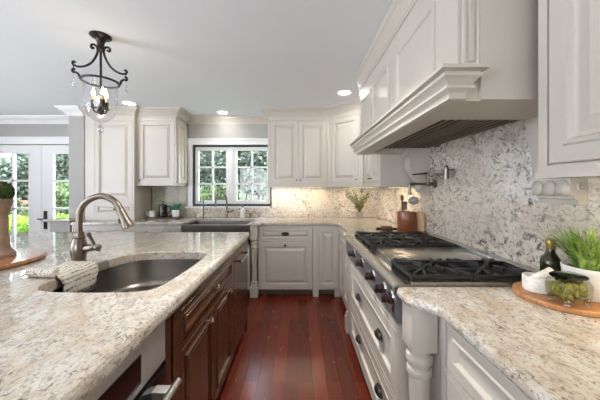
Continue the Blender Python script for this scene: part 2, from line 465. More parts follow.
def body_upper(parent, W, D, z0, z1, mat=None):
    mb = MB().box(0, W, 0, D, z0, z1)
    mb.box(-.004, W + .004, -.026, .02, z0, z0 + .018)
    return mb.build('body', mat or CAB, parent, smooth=False)

WX = 1.165      # visible face of the right wall's granite
BY = 3.92       # visible face of the back wall's granite
CEIL = 2.39
CT = .915       # worktop height
CB = .878
CBI = .864

# ------------------------------------------------------------------ the setting
struct(MB().box(-5.4, 1.3, -3.6, 4.06, -.06, 0).build('floor', M['floor'], smooth=False), 'dark red mahogany plank floor')
def wall(name, horiz, p0, p1, a0, a1, z0, z1, holes, mat='wall'):
    """a wall slab with rectangular openings; horiz: runs along X (p = y range) else along Y (p = x range)"""
    cs = sorted({a0, a1, *[v for h in holes for v in h[:2]]}); zs = sorted({z0, z1, *[v for h in holes for v in h[2:]]})
    mb = MB()
    for u0, u1 in zip(cs, cs[1:]):
        for q0, q1 in zip(zs, zs[1:]):
            cu, cq = (u0 + u1) / 2, (q0 + q1) / 2
            if any(h[0] < cu < h[1] and h[2] < cq < h[3] for h in holes): continue
            if horiz: mb.box(u0, u1, p0, p1, q0, q1)
            else: mb.box(p0, p1, u0, u1, q0, q1)
    return struct(mb.build(name, mat, smooth=False))
WIN = (-1.565, -.395, 1.075, 1.975)
DOORS = (-4.68, -2.98, 0.0, 1.985)
wall('wall_back', True, 3.94, 4.06, -5.4, 1.3, 0, CEIL, [WIN, DOORS])
wall('wall_right', False, 1.185, 1.3, -3.6, 3.94, 0, CEIL, [])
wall('wall_left', False, -5.4, -5.28, -3.48, 3.94, 0, CEIL, [])
wall('wall_rear', True, -3.6, -3.48, -5.4, 1.185, 0, CEIL, [])
struct(MB().box(-5.4, 1.3, -3.6, 4.06, CEIL, CEIL + .1).build('ceiling', M['ceil'], smooth=False), 'plain white ceiling')
struct(MB().box(-3.02, -2.822, 3.5, 3.94, 0, CEIL).build('wall_partition', M['wall'], smooth=False), 'short grey wall end beside the tall cabinet')

crown = [(0, 2.285), (.012, 2.285), (.012, 2.30), (.022, 2.303), (.03, 2.318), (.05, 2.338), (.07, 2.348), (.078, 2.352), (.078, 2.362), (.092, 2.366), (.1, 2.376), (.1, CEIL), (0, CEIL)]
struct(MB().sweep([(-5.28, 3.94), (-3.02, 3.94)], crown).build('trim_1', 'trim'), 'white crown moulding above the french doors')
struct(MB().sweep([(-3.02, 3.94), (-3.02, 3.5), (-2.822, 3.5)], crown).build('trim_2', 'trim'), 'white crown moulding around the grey wall end')
struct(MB().sweep([(-1.65, 3.94), (-.41, 3.94)], crown).build('trim_3', CAB), 'cream crown moulding above the sink window')
def casing(name, x0, x1, z0, z1, w, floor=True, label=None):
    mb = MB(); y0, y1 = 3.915, 3.94
    mb.box(x0 - w, x0, y0, y1, z0, z1, .003); mb.box(x1, x1 + w, y0, y1, z0, z1, .003)
    mb.box(x0 - w - .02, x1 + w + .02, y0 - .008, y1, z1, z1 + w, .003); mb.box(x0 - w - .035, x1 + w + .035, y0 - .02, y1, z1 + w, z1 + w + .022, .003)
    return struct(mb.build(name, 'trim', smooth=False), label)
casing('trim_4', -4.68, -3.1, 0, 1.985, .085, label='white casing around the french doors')
casing('trim_5', -1.565, -.395, 1.05, 1.975, .07, label='white casing around the sink window')
struct(MB().box(-1.66, -.42, 3.88, 3.945, 1.045, 1.07, .004).build('trim_6', 'trim', smooth=False), 'white window stool below the sink window')

# added window frames and blinds, out of view, as backing for the fill lamps
for nm, horiz, a0, a1 in (('added_window_left', False, -2.6, 1.2), ('added_window_rear', True, -2.55, .35)):
    wn = bpy.data.objects.new(nm, None); COL.objects.link(wn); struct(wn, 'added unseen window frame with white blind ' + ('behind the camera' if horiz else 'on the left wall'))
    mb = MB(); bl = MB()
    for u0, u1, q0, q1 in ((a0 - .08, a0, .15, 2.25), (a1, a1 + .08, .15, 2.25), (a0, a1, .15, .23), (a0, a1, 2.17, 2.25)):
        mb.box(u0, u1, -3.48, -3.45, q0, q1) if horiz else mb.box(-5.28, -5.25, u0, u1, q0, q1)
    bl.box(a0, a1, -3.479, -3.47, .23, 2.17) if horiz else bl.box(-5.279, -5.27, a0, a1, .23, 2.17)
    mb.build('window_frame', 'trim', wn, smooth=False); bl.build('blind', 'trim', wn, smooth=False)

# french doors
def french(name, x0, x1, label, handle_x=None):
    root = bpy.data.objects.new(name, None); COL.objects.link(root); root.location = (x0, 3.96, .01); struct(root, label)
    W = x1 - x0; st = .165; g0, g1 = st, W - st; z0, z1 = .2, 1.85; Ht = 1.965
    mb = MB().box(0, st, 0, .045, 0, Ht).box(W - st, W, 0, .045, 0, Ht).box(st, W - st, 0, .045, 0, z0).box(st, W - st, 0, .045, z1, Ht)
    cx = (g0 + g1) / 2
    mb.box(cx - .014, cx + .014, .004, .04, z0, z1)
    for k in range(1, 4):
        z = z0 + (z1 - z0) * k / 4; mb.box(g0, g1, .004, .04, z - .014, z + .014)
    for a, b in ((g0, g0 + .012), (g1 - .012, g1)): mb.box(a, b, -.006, .0, z0, z1)
    mb.box(g0, g1, -.006, 0, z0, z0 + .012); mb.box(g0, g1, -.006, 0, z1 - .012, z1)
    mb.build('door_frame', 'trim', root, smooth=False)
    MB().box(g0, g1, .02, .024, z0, z1).build('glass', 'glass', root, smooth=False)
    if handle_x is not None:
        h = MB().box(handle_x - .026, handle_x + .026, -.01, 0, .72, .99, .004).build('handle_plate', 'bronze', root)
        MB().tube([(handle_x, -.01, .87), (handle_x, -.05, .87), (handle_x - .03, -.055, .87), (handle_x - .075, -.05, .875)], [.012, .011, .01, .009], 8, 3).build('lever', 'bronze', h)
    return root
french('door_1', -4.67, -3.835, 'white french door at the far left with bright panes')
french('door_2', -3.825, -2.99, 'white french door with a dark lever handle', .065)

# sink window
win = bpy.data.objects.new('window_1', None); COL.objects.link(win); win.location = (0, 3.95, 0); struct(win, 'white double casement window above the far sink')
x0, x1, z0, z1 = WIN
mb = MB()
for a in ((x0, x0 + .03, z0, z1), (x1 - .03, x1, z0, z1), (x0 + .03, x1 - .03, z0, z0 + .03), (x0 + .03, x1 - .03, z1 - .03, z1)): mb.box(a[0], a[1], -.02, .05, a[2], a[3])
mb.build('window_frame', 'screen', win, smooth=False)
for sx0, sx1 in ((x0 + .03, -1.03), (-.97 + .0, x1 - .03)):
    s = .05; mb = MB().box(sx0, sx0 + s, .0, .04, z0 + .03, z1 - .03).box(sx1 - s, sx1, .0, .04, z0 + .03, z1 - .03)
    mb.box(sx0 + s, sx1 - s, 0, .04, z0 + .03, z0 + .03 + s).box(sx0 + s, sx1 - s, 0, .04, z1 - .03 - s, z1 - .03)
    cx = (sx0 + sx1) / 2; mb.box(cx - .012, cx + .012, .004, .036, z0 + .08, z1 - .08)
    for k in (1, 2):
        z = z0 + .08 + (z1 - z0 - .16) * k / 3; mb.box(sx0 + s, sx1 - s, .004, .036, z - .012, z + .012)
    sa = mb.build('sash', 'trim', win, smooth=False)
    MB().box(sx0 + s, sx1 - s, .018, .022, z0 + .08, z1 - .08).build('pane', 'winglass', sa, smooth=False)
MB().box(-1.03, -.97, -.01, .045, z0 + .03, z1 - .03).build('mullion', 'trim', win, smooth=False)

# ------------------------------------------------------------------ worktops and backsplashes
bk = [(-2.82, 3.29), (-1.455, 3.29), (-1.44, 3.70), (-.60, 3.70), (-.60, 3.215), (-.47, 3.215), (-.44, 3.255), (.415, 3.255), (.478, 3.19), (.478, 2.62), (.42, 2.57), (.42, 2.424), (1.163, 2.424), (1.163, 3.918), (-2.82, 3.918)]
bk = round_poly(bk, [0, .02, 0, 0, .02, .03, .04, .03, .03, .04, .03, .02, 0, 0, 0], 4)
tag(slab(bk, CB, CT).build('granite_worktop', 'granite', angle=14), 'cream granite worktop running along the back wall and around to the rangetop', 'worktop')
nr = round_poly([(.416, 1.157), (.416, 1.03), (.50, .955), (.50, -.75), (1.163, -.75), (1.163, 1.157)], [.03, .05, .07, 0, 0, 0], 5)
tag(slab(nr, CB, CT).build('granite_worktop', 'granite', angle=14), 'cream granite worktop at the right front, under the round board', 'worktop')
HOLE = [(-.673, 1.095), (-.627, 1.115), (-.602, 1.17), (-.590, 1.30), (-.584, 1.45), (-.584, 1.6), (-.592, 1.71), (-.62, 1.765), (-.67, 1.785), (-.80, 1.788), (-.95, 1.782), (-1.04, 1.755), (-1.10, 1.69), (-1.135, 1.59), (-1.145, 1.45), (-1.145, 1.25), (-1.135, 1.17), (-1.09, 1.115), (-1.0, 1.095), (-.85, 1.09)]
isl = round_poly([(-3.1, -.75), (-.473, -.75), (-.473, 2.58), (-3.1, 2.58)], [0, .0, .03, .06], 5)
tag(slab(isl, CBI, CT, HOLE).build('granite_island_top', 'granite', angle=14), 'large cream granite island top with a cutout for the steel sink', 'worktop')
tag(MB().box(WX, WX + .02, -.75, 3.92, CT, 1.75).build('granite_backsplash', 'splash', smooth=False), 'grey speckled granite backsplash slab on the right wall behind the rangetop', 'backsplash')
mb = MB().box(-.405, 1.165, BY, BY + .02, CT, 1.40).box(-1.65, -.405, BY, BY + .02, CT, 1.045)
tag(mb.build('granite_backsplash', 'splash', smooth=False), 'speckled granite backsplash on the back wall below the window and right cabinets', 'backsplash')
M['splashg'] = granite('granite_backsplash_left', rgb(190, 186, 166), rgb(170, 166, 146), rgb(140, 136, 120), rgb(84, 80, 70), .2, 2.0)
tag(MB().box(-2.15, -1.65, BY, BY + .02, CT, 1.40).build('granite_backsplash', 'splashg', smooth=False), 'olive grey granite backsplash behind the coffee press tray', 'backsplash')

# ------------------------------------------------------------------ turned posts
def post_mesh(w, H, top, bot, mat):
    pass
def turned_post(parent, x0, y0, w, H, top=.18, bot=.14, mat=None, name='post'):
    """square top and bottom blocks with a turned shaft between; local coordinates of the parent"""
    mb = MB(); cx, cy = x0 + w / 2, y0 + w / 2; r = w / 2
    mb.box(x0, x0 + w, y0, y0 + w, H - top, H, .002); mb.box(x0, x0 + w, y0, y0 + w, 0, bot, .002)
    L0, L1 = bot, H - top; L = L1 - L0
    pr = [(.86, 0), (.98, .012), (.98, .03), (.74, .04), (.74, .055), (.92, .065), (.92, .085), (.66, .10), (.60, .16), (.66, .45), (.80, .72), (.80, .78), (.72, .80), (.95, .815), (1.0, .84), (.95, .86), (.80, .87), (.80, .88), (1.0, .905), (1.04, .93), (.98, .955), (.82, .965), (.82, .98), (.95, 1.0)]
    mb.lathe([(r * a, L0 + L * b) for a, b in pr], (cx, cy, 0), 24)
    return mb.build(name, mat or CAB, parent)

# ------------------------------------------------------------------ back wall base cabinets (face y = 3.31)
FB = 3.30
c = thing('base_cabinet', 'cream base cabinet with cup pull drawer over square door, right of the far sink', 'cabinet', (-.50, FB, 0))
body_base(c, .665, .60, .09, CB - .002)
front(c, 'drawer', .015, .645, .70, .845, hw=[('cup', .33, .775)])
front(c, 'door', .015, .645, .105, .665, hw=[('knob', .33, .635)])
face_frame(c, .665, .09, CB - .002)
turned_post(c, -.10, -.045, .095, CB - .002, .17, .13)
MB().box(-.005, 0, .0, .05, .09, CB - .002).build('filler', CAB, c, smooth=False)
c = thing('base_cabinet', 'narrow cream base cabinet door in the inner corner of the back wall', 'cabinet', (.17, FB, 0))
body_base(c, .34, .60, .09, CB - .002)
front(c, 'door', .065, .315, .105, .845)
face_frame(c, .34, .09, CB - .002)
for a, b in ((.0, .07), (.27, .34)): MB().box(a, b, -.015, .06, 0, .09).build('bracket_foot', CAB, c, smooth=False)
c = thing('base_cabinet', 'cream base cabinet of three drawers on the back wall, left of the far sink', 'cabinet', (-2.14, FB + .03, 0))
body_base(c, .69, .56, .09, CB - .002)
front(c, 'drawer', .02, .46, .70, .845, hw=[('cup', .24, .775)]); front(c, 'drawer', .02, .46, .40, .68, hw=[('cup', .24, .54)]); front(c, 'drawer', .02, .46, .105, .38, hw=[('cup', .24, .24)])
front(c, 'drawer', .49, .67, .70, .845); front(c, 'door', .49, .67, .105, .68)
face_frame(c, .69, .09, CB - .002)
c = thing('base_cabinet', 'cream base cabinet with drawers under the tall hutch cabinet', 'cabinet', (-2.82, FB + .03, 0))
body_base(c, .675, .56, .09, CB - .002)
front(c, 'drawer', .02, .655, .70, .845, hw=[('cup', .34, .775)]); front(c, 'door', .02, .33, .105, .68); front(c, 'door', .345, .655, .105, .68)
face_frame(c, .675, .09, CB - .002)
c = thing('sink_base_cabinet', 'cream cabinet below the steel apron sink under the window', 'cabinet', (-1.44, FB - .005, 0))
body_base(c, .835, .58, .09, .64)
front(c, 'door', .02, .41, .105, .61); front(c, 'door', .425, .815, .105, .61)
face_frame(c, .835, .09, .64)

# apron sink
sk = thing('apron_sink', 'stainless steel apron front sink below the window', 'sink', (-1.43, 3.235, .655))
mb = MB(); W_, D_, H_ = .82, .455, .235
o = [(0, 0), (W_, 0), (W_, D_), (0, D_)]; i_ = round_poly([(.03, .05), (W_ - .03, .05), (W_ - .03, D_ - .03), (.03, D_ - .03)], .04, 4)
outer = [mb.bm.verts.new((x, y, H_)) for x, y in o]; lowr = [mb.bm.verts.new((x, y, 0)) for x, y in o]
inn = [mb.bm.verts.new((x, y, H_)) for x, y in i_]; inb = [mb.bm.verts.new((x, y, .03)) for x, y in offset_poly(i_, .01)]
for a in range(4): mb.bm.faces.new((outer[a], outer[(a + 1) % 4], lowr[(a + 1) % 4], lowr[a]))
mb.bm.faces.new(lowr)
for a in range(len(inn)): b = (a + 1) % len(inn); mb.bm.faces.new((inn[a], inn[b], inb[b], inb[a]))
mb.bm.faces.new(inb)
es = [mb.bm.edges.get((r[k], r[(k + 1) % len(r)])) or mb.bm.edges.new((r[k], r[(k + 1) % len(r)])) for r in (outer, inn) for k in range(len(r))]
bmesh.ops.triangle_fill(mb.bm, edges=es, use_beauty=True)
mb.build('basin', 'sinksteel', sk)
MB().lathe([(.045, 0), (.045, .004), (.03, .005), (.02, .002)], (W_ / 2, D_ / 2, .03), 16).build('drain', 'chrome', sk)

# faucets at the window
def goose(mb, p, h, reach, drop, r, ang=-90, seg=9):
    ca, sa = math.cos(R(ang)), math.sin(R(ang)); pts = [(p[0], p[1], p[2] + .02), (p[0], p[1], p[2] + h * .35), (p[0], p[1], p[2] + h * .62)]
    for k in range(0, 9):
        a = PI - PI * k / 8; u = reach / 2 + reach / 2 * math.cos(a); v = h * .62 + .38 * h * math.sin(a)
        pts.append((p[0] + ca * u, p[1] + sa * u, p[2] + v))
    e = pts[-1]; pts.append((e[0], e[1], e[2] - drop)); mb.tube(pts, r, seg, 3)
    return e
f = thing('bridge_faucet', 'tall gooseneck chrome faucet at the window sink', 'faucet', (-1.03, 3.80, CT))
mb = MB(); mb.lathe([(.028, 0), (.028, .008), (.018, .015), (.018, .10), (.014, .11)], seg=14); goose(mb, (0, 0, 0), .37, .19, .06, .0125, ang=-125)
mb.build('spout', 'nickel', f)
MB().tube([(.015, 0, .085), (.06, 0, .09), (.105, -.01, .115)], [.014, .01, .008], 8).build('lever', 'nickel', f)
f = thing('filter_faucet', 'small cross handled filter tap left of the window sink faucet', 'faucet', (-1.36, 3.80, CT))
mb = MB(); mb.lathe([(.02, 0), (.02, .006), (.011, .012), (.011, .17)], seg=12)
mb.tube([(0, 0, .16), (0, 0, .23), (0, -.03, .255), (0, -.10, .25), (0, -.12, .22)], .008, 8, 3); mb.build('spout', 'nickel', f)
MB().tube([(-.05, 0, .185), (.05, 0, .185)], .007, 8).tube([(0, 0, .18), (0, -.0, .2)], .012, 8).build('cross_handle', 'nickel', f)
f = thing('soap_bottle', 'clear white soap bottle with pump right of the window faucet', 'bottle', (-.80, 3.80, CT))
MB().lathe([(.032, 0), (.034, .005), (.034, .10), (.028, .125), (.012, .135), (.012, .15)], seg=16).build('bottle_body', 'white_cer', f)
MB().lathe([(.013, .15), (.013, .165), (.004, .168), (.004, .19)], seg=10).tube([(0, 0, .19), (-.04, -.01, .188)], .005, 8).build('pump', 'nickel', f)
f = thing('soap_pump', 'short metal soap pump beside the white soap bottle', 'dispenser', (-.70, 3.80, CT))
MB().lathe([(.02, 0), (.02, .006), (.011, .012), (.011, .05), (.015, .055), (.015, .07)], seg=12).tube([(0, 0, .065), (-.02, -.02, .075), (-.06, -.05, .068)], .007, 8).build('pump_head', 'nickel', f)

# ------------------------------------------------------------------ tall hutch and upper cabinets
UZ0 = 1.372; UTOP = 2.30
c = thing('hutch_cabinet', 'tall cream cabinet standing on the left worktop beside the grey wall end', 'cabinet', (-2.82, 3.53, CT))
MB().box(0, .65, 0, .385, 0, CEIL - CT - .09).build('body', CAB, c, smooth=False)
front(c, 'door', .135, .625, .255, 1.31, hw=[])
front(c, 'drawer', .135, .625, .075, .215, hw=[('knob', .40, .145, 'nickel')])
face_frame(c, .65, 0.001, CEIL - CT - .09)
c = thing('wall_cabinet', 'cream wall cabinet with one raised panel door left of the sink window', 'cabinet', (-2.165, 3.59, UZ0))
body_upper(c, .515, .325, 0, UTOP - UZ0)
front(c, 'door', .02, .495, .035, .865, hw=[('knob', .04, .075, 'nickel', -.019, .009)])
face_frame(c, .515, .018, UTOP - UZ0)
o = MB().panel(.27, .83, raised(.27, .83)).xform(Matrix.Translation((.515, .03, .035)) @ Matrix.Rotation(R(90), 4, 'Z')).build('side_panel', CAB, c, smooth=False)
cr2 = [(o_, z_) for o_, z_ in crown]
struct(MB().sweep([(-2.82, 3.511), (-2.168, 3.511), (-2.164, 3.571), (-1.65, 3.571), (-1.65, 3.94)], cr2).build('trim_7', CAB), 'cream crown moulding on top of the left wall cabinets')

UB = 3.57
c = thing('wall_cabinet', 'cream double door wall cabinet right of the sink window', 'cabinet', (-.415, UB, 1.353))
body_upper(c, .815, .345, 0, UTOP - 1.353)
front(c, 'door', .04, .408, .05, .88, hw=[('knob', .385, .09, 'nickel', -.019, .009)])
front(c, 'door', .413, .785, .05, .88, hw=[('knob', .437, .09, 'nickel', -.019, .009)])
face_frame(c, .815, .018, UTOP - 1.353)
c = thing('corner_cabinet', 'cream diagonal corner wall cabinet with one door', 'cabinet', (.40, UB, 1.353), R(-45))
dl = math.hypot(.375, .375)
mb = MB(); q = [(0, 0), (dl, 0), (dl + .26, .26), (dl / 2, .78), (-.24, .24)]
mb.loops([[(x, y, z) for x, y in q] for z in (0, UTOP - 1.353)]); mb.box(0, dl, -.026, .02, 0, .018)
mb.build('body', CAB, c, smooth=False)
front(c, 'door', .06, dl - .06, .05, .88, hw=[('knob', dl - .085, .09, 'nickel', -.019, .009)])
face_frame(c, dl, .018, UTOP - 1.353)
UX = .79
c = thing('wall_cabinet', 'cream wall cabinet on the right wall between the corner cabinet and the range hood', 'cabinet', (UX, 3.19, 1.353), R(-90))
body_upper(c, .665, .373, 0, UTOP - 1.353)
front(c, 'door', .03, .325, .05, .88, hw=[('knob', .30, .09, 'nickel', -.019, .009)])
front(c, 'door', .335, .635, .05, .88, hw=[('knob', .36, .09, 'nickel', -.019, .009)])
face_frame(c, .665, .018, UTOP - 1.353)
struct(MB().sweep([(-.415, 3.94), (-.415, UB - .019), (.392, UB - .019), (UX - .019, UB - .398), (UX - .019, 2.55)], crown).build('trim_8', CAB), 'cream crown moulding on top of the right wall cabinets')
NX = .822
c = thing('wall_cabinet', 'large cream wall cabinet at the right front, nearest in view', 'cabinet', (NX, .895, 1.372), R(-90))
body_upper(c, 1.5, .341, 0, CEIL - 1.372)
front(c, 'door', .035, .52, .045, .99, style=lambda w, h: [(0, 0), (0, -.016), (.004, -.019), (.05, -.019), (.056, -.026), (.066, -.026), (.074, -.012), (.082, -.010), (.088, -.010), (.118, -.018), (.124, -.020)])
front(c, 'door', .53, 1.015, .045, .99)
front(c, 'door', 1.02, 1.48, .045, .99)
face_frame(c, 1.5, .018, CEIL - 1.374)

# ------------------------------------------------------------------ range hood
HN, HF = .966, 2.515; HX = .575
h = thing('range_hood', 'cream wooden mantel range hood over the rangetop', 'range hood', (0, 0, 0))
zb = 1.657
mb = MB()
mb.box(HX, .66, HN, HF, zb + .02, CEIL - .003)                                      # front of the chimney
mb.box(.65, WX - .002, .952, .972, zb, CEIL - .003)                                 # plain near side
mb.box(.66, .68, .972, HF, zb + .06, CEIL - .003)
mb.box(.545, .575, HN, HF, zb - .002, 1.757)                                       # front skirt
mb.box(.545, .586, 0.957, HN, zb - .002, 1.757)
mb.box(.575, .66, HN, HF, zb - .002, zb + .02)                                     # underside of the front beam
mb.box(.66, WX - .002, .972, 1.24, zb, zb + .02)                                    # underside rim, near and far
mb.box(.66, WX - .002, 2.40, HF, zb, zb + .06)
mb.build('body', CAB, h, smooth=False)
mant = [(0, zb), (.009, zb), (.010, zb + .011), (.004, zb + .013), (.008, zb + .022), (.020, zb + .030), (.026, zb + .034), (.026, zb + .042), (.019, zb + .044), (.023, zb + .053), (.034, zb + .064), (.044, zb + .070), (.044, zb + .079), (.037, zb + .081), (.040, zb + .086), (.058, zb + .091), (.058, zb + .103), (0, zb + .103)]
MB().sweep([(1.05, HF + .0), (.543, HF), (.543, .957), (.588, .957), (.588, HN)], mant).build('mantel_moulding', CAB, h, angle=25)
hc = [(o_ * .5, CEIL - (CEIL - z_) * 1.3) for o_, z_ in crown]
MB().sweep([(HX, HF), (HX, HN), (.65, HN), (.65, .952), (WX - .01, .952)], [(o_, z_ - .004) for o_, z_ in hc]).build('crown_moulding', CAB, h, angle=25)
for a, b in ((1.12, 1.55), (1.69, 2.06), (2.12, 2.46)):
    w_, h_ = b - a, .34
    o = MB().panel(w_, h_, [(0, 0), (0, -.010), (.004, -.014), (.012, -.014), (.018, -.010), (.022, -.002), (.03, -.001)]).build('door', CAB, h, smooth=False)
    o.location = (HX, b, 1.785); o.rotation_euler = (0, 0, R(-90))
o = MB().panel(.062, .36, [(0, 0), (0, -.010), (.008, -.012), (.012, -.005), (.016, -.005), (.024, -.011)]).build('side_panel', CAB, h, smooth=False); o.location = (.590, HN, 1.775)
MB().box(.68, WX - .004, 1.24, 2.40, zb + .044, zb + .056).build('baffle_filter', 'filter', h, smooth=False)
mb = MB()
for k in range(12):
    x = .675 + k * .041; mb.box(x + .01, x + .018, 1.245, 2.395, zb + .036, zb + .044)
mb.build('baffle_ribs', M['filter'], h, smooth=False)
def corbel(y0, y1, near):
    if near: pts = [(1.062, zb), (1.062, zb - .05), (1.075, zb - .12), (1.09, zb - .2), (1.095, zb - .275)]
    else: pts = [(.955, zb), (.955, zb - .03), (.985, zb - .045), (.99, zb - .09), (.985, zb - .13), (1.0, zb - .17), (1.035, zb - .215), (1.065, zb - .25), (1.085, zb - .275)]
    pts = [(WX - .002, zb + .04), (pts[0][0], zb + .04)] + pts + [(1.095, zb - .31), (1.095, zb - .345), (1.112, zb - .350), (1.112, zb - .362), (1.124, zb - .366), (1.13, zb - .386), (WX - .002, zb - .386)]
    mb = MB().loops([[(x, y, z) for x, z in pts] for y in (y0, y1)])
    o = mb.build('corbel', CAB, h, smooth=True, angle=40)
    n = 3 if near else 2
    mb = MB()                                                                       # carved petals near the foot and a scroll on the cheek
    for k in range(n):
        y = y0 + (y1 - y0) * (k + .5) / n; w_ = (y1 - y0) / n * .5
        mb.sphere((1.093, y, zb - .318), .03, .55, w_ / .03 * 1.05, 1.15, 12)
    mb.build('carved_petals', CAB, o)
    P = [(1.135 + .018 * (1 - t / 14) * math.cos(t * .75), y0 - .002, zb - .315 + .02 * (1 - t / 14) * math.sin(t * .75)) for t in range(13)]
    MB().tube(P, .004, 6).build('carved_scroll', CAB, o)
corbel(2.37, 2.497, False); corbel(1.075, 1.25, True)

# pot filler on the wall
pf = thing('pot_filler', 'folding metal pot filler tap on the granite wall under the hood', 'faucet', (WX, 2.28, 1.375))
MB().lathe([(.036, 0), (.036, -.008), (.024, -.014), (.014, -.018), (.014, -.06)], seg=18, axis='X').build('wall_flange', 'oldnickel', pf)
MB().tube([(-.06, 0, -.01), (-.06, 0, .09)], .013, 10).sphere((-.06, 0, 0), .02).sphere((-.06, 0, .09), .017).build('riser', 'oldnickel', pf)
MB().tube([(-.06, 0, .055), (-.07, -.30, .055)], .011, 10).tube([(-.06, 0, .09), (-.075, -.30, .09)], .011, 10).build('arm', 'chrome', pf)
MB().tube([(-.072, -.30, .03), (-.072, -.30, .115)], .018, 12).sphere((-.072, -.30, .12), .015).tube([(-.072, -.30, .10), (-.03, -.33, .10)], .006, 8).build('elbow_joint', 'oldnickel', pf)
MB().tube([(-.06, 0, 0), (-.13, .02, .0), (-.19, .03, .0), (-.205, .03, -.01), (-.205, .03, -.085)], .0115, 10, 3).lathe([(.016, -.07), (.016, -.095)], (-.205, .03, 0), 10).build('spout', 'oldnickel', pf)
MB().tube([(-.06, .0, .09), (-.14, .01, .085), (-.19, .01, .08)], [.008, .006, .005], 8).build('valve_lever', 'bronze', pf)

# ------------------------------------------------------------------ rangetop and its cabinet
rc = thing('range_base_cabinet', 'cream cabinet of wide drawers below the rangetop with turned corner posts', 'cabinet', (.452, 2.415, 0), R(-90))
body_base(rc, 1.245, .70, .09, .733)
front(rc, 'drawer', .17, 1.225, .40, .70, style=recessed, hw=[('cup', .50, .555), ('cup', .985, .555)])
front(rc, 'drawer', .17, 1.225, .105, .375, style=recessed, hw=[('cup', .50, .255), ('cup', .985, .255)])
face_frame(rc, 1.245, .09, .733)
turned_post(rc, 1.287, -.016, .10, CB - .002, .175, .13)
turned_post(rc, -.135, -.016, .10, CB - .002, .175, .13)
for xa, xb in ((-.14, 0), (1.245, 1.395)): MB().box(xa, xb, .09, .70, 0, CB - .002).build('end_filler', CAB, rc, smooth=False)

rt = thing('rangetop', 'wide stainless gas rangetop with black grates and black knobs', 'stove', (0, 0, 0))
RY0, RY1 = 1.172, 2.408
MB().box(.455, 1.11, RY0, RY1, .736, .905).build('body', 'steel', rt, smooth=False)
prof = [(.455, .740), (.438, .742), (.430, .75), (.424, .872), (.455, .872)]
MB().loops([[(x, y, z) for x, z in prof] for y in (RY0, RY1)]).build('front_panel', 'darksteel', rt, smooth=False)
prof = [(.50, .873), (.432, .873), (.418, .880), (.411, .892), (.414, .904), (.426, .912), (.47, .915), (.50, .912)]
MB().loops([[(x, y, z) for x, z in prof] for y in (RY0, RY1)]).build('bullnose_ledge', 'steel', rt)
for ya in (RY0, RY1 - .02): MB().box(.50, 1.085, ya, ya + .02, .905, .925).build('side_rim', 'steel', rt, smooth=False)
MB().box(1.085, 1.15, RY0, RY1, .88, .952, .004).build('back_trim', 'steel', rt)
MB().box(.52, 1.075, 1.475, 1.825, .905, .935, .004).build('griddle_cover', 'steel', rt)
MB().box(.60, .64, 1.63, 1.66, .9352, .9362).build('griddle_slot', 'black', rt)
MB().box(.4255, .429, 1.19, 1.225, .775, .83).build('badge_plate', 'steel', rt, smooth=False)
for y in (2.03, 1.77, 1.51, 1.32, 1.21):
    k = MB().lathe([(.026, 0), (.026, -.014), (.022, -.017), (.021, -.030), (.015, -.034), (.001, -.034)], (.417, y, .842), 18, 'X').box(.375, .388, y - .006, y + .006, .822, .862, .002).build('knob', 'knobs', rt)
    MB().lathe([(.034, 0), (.034, -.007), (.028, -.012), (.026, -.012)], (.428, y, .842), 22, 'X').build('bezel', 'chrome', k)
def grate(x0, x1, y0, y1):
    mb = MB(); z0, z1 = .928, .958; t = .013
    for x in (x0, x1 - t): mb.box(x, x + t, y0, y1, z0 + .004, z0 + .019)
    for y in (y0, y1 - t): mb.box(x0 + t, x1 - t, y, y + t, z0 + .004, z0 + .019)
    for x in (x0, x1 - t):
        for y in (y0, y1 - t): mb.box(x, x + t, y, y + t, .908, z0 + .004)
    cx, cy = (x0 + x1) / 2, (y0 + y1) / 2
    for u in (-.27, .27):                                                           # flat topped fingers reaching towards the burner
        for sg in (-1, 1):
            ex = x0 if sg < 0 else x1; ey = y0 if sg < 0 else y1
            mb.bar((ex, cy + u * (y1 - y0), z1 - .011), (cx + sg * .04, cy + u * (y1 - y0) * .75, z1 - .009), .013, .020)
            mb.bar((cx + u * (x1 - x0), ey, z1 - .011), (cx + u * (x1 - x0) * .75, cy + sg * .05, z1 - .008), .013, .020)
    for a in (45, 135, 225, 315):
        c_, s_ = math.cos(R(a)), math.sin(R(a)); k = min((x1 - x0) / 2 / abs(c_), (y1 - y0) / 2 / abs(s_)) - .006
        mb.bar((cx + c_ * .03, cy + s_ * .03, z1 - .006), (cx + c_ * k, cy + s_ * k, z1 - .012), .013, .022)
    mb.build('grate', 'iron', rt, smooth=False)
    return cx, cy
for gx in ((.505, .785), (.79, 1.07)):
    for gy in ((1.20, 1.46), (1.84, 2.105), (2.11, 2.38)):
        cx, cy = grate(gx[0], gx[1], gy[0], gy[1])
        b = MB().lathe([(.055, .905), (.058, .912), (.046, .922), (.03, .924)], (cx, cy, 0), 20).build('burner', 'oldnickel', rt)
        MB().lathe([(.036, .924), (.038, .929), (.032, .934), (.001, .935)], (cx, cy, 0), 20).build('burner_cap', 'iron', b)
for ya, yb in ((1.195, 1.465), (1.835, 2.385)): MB().box(.505, 1.08, ya, yb, .9055, .9075).build('burner_pan', 'iron', rt, smooth=False)

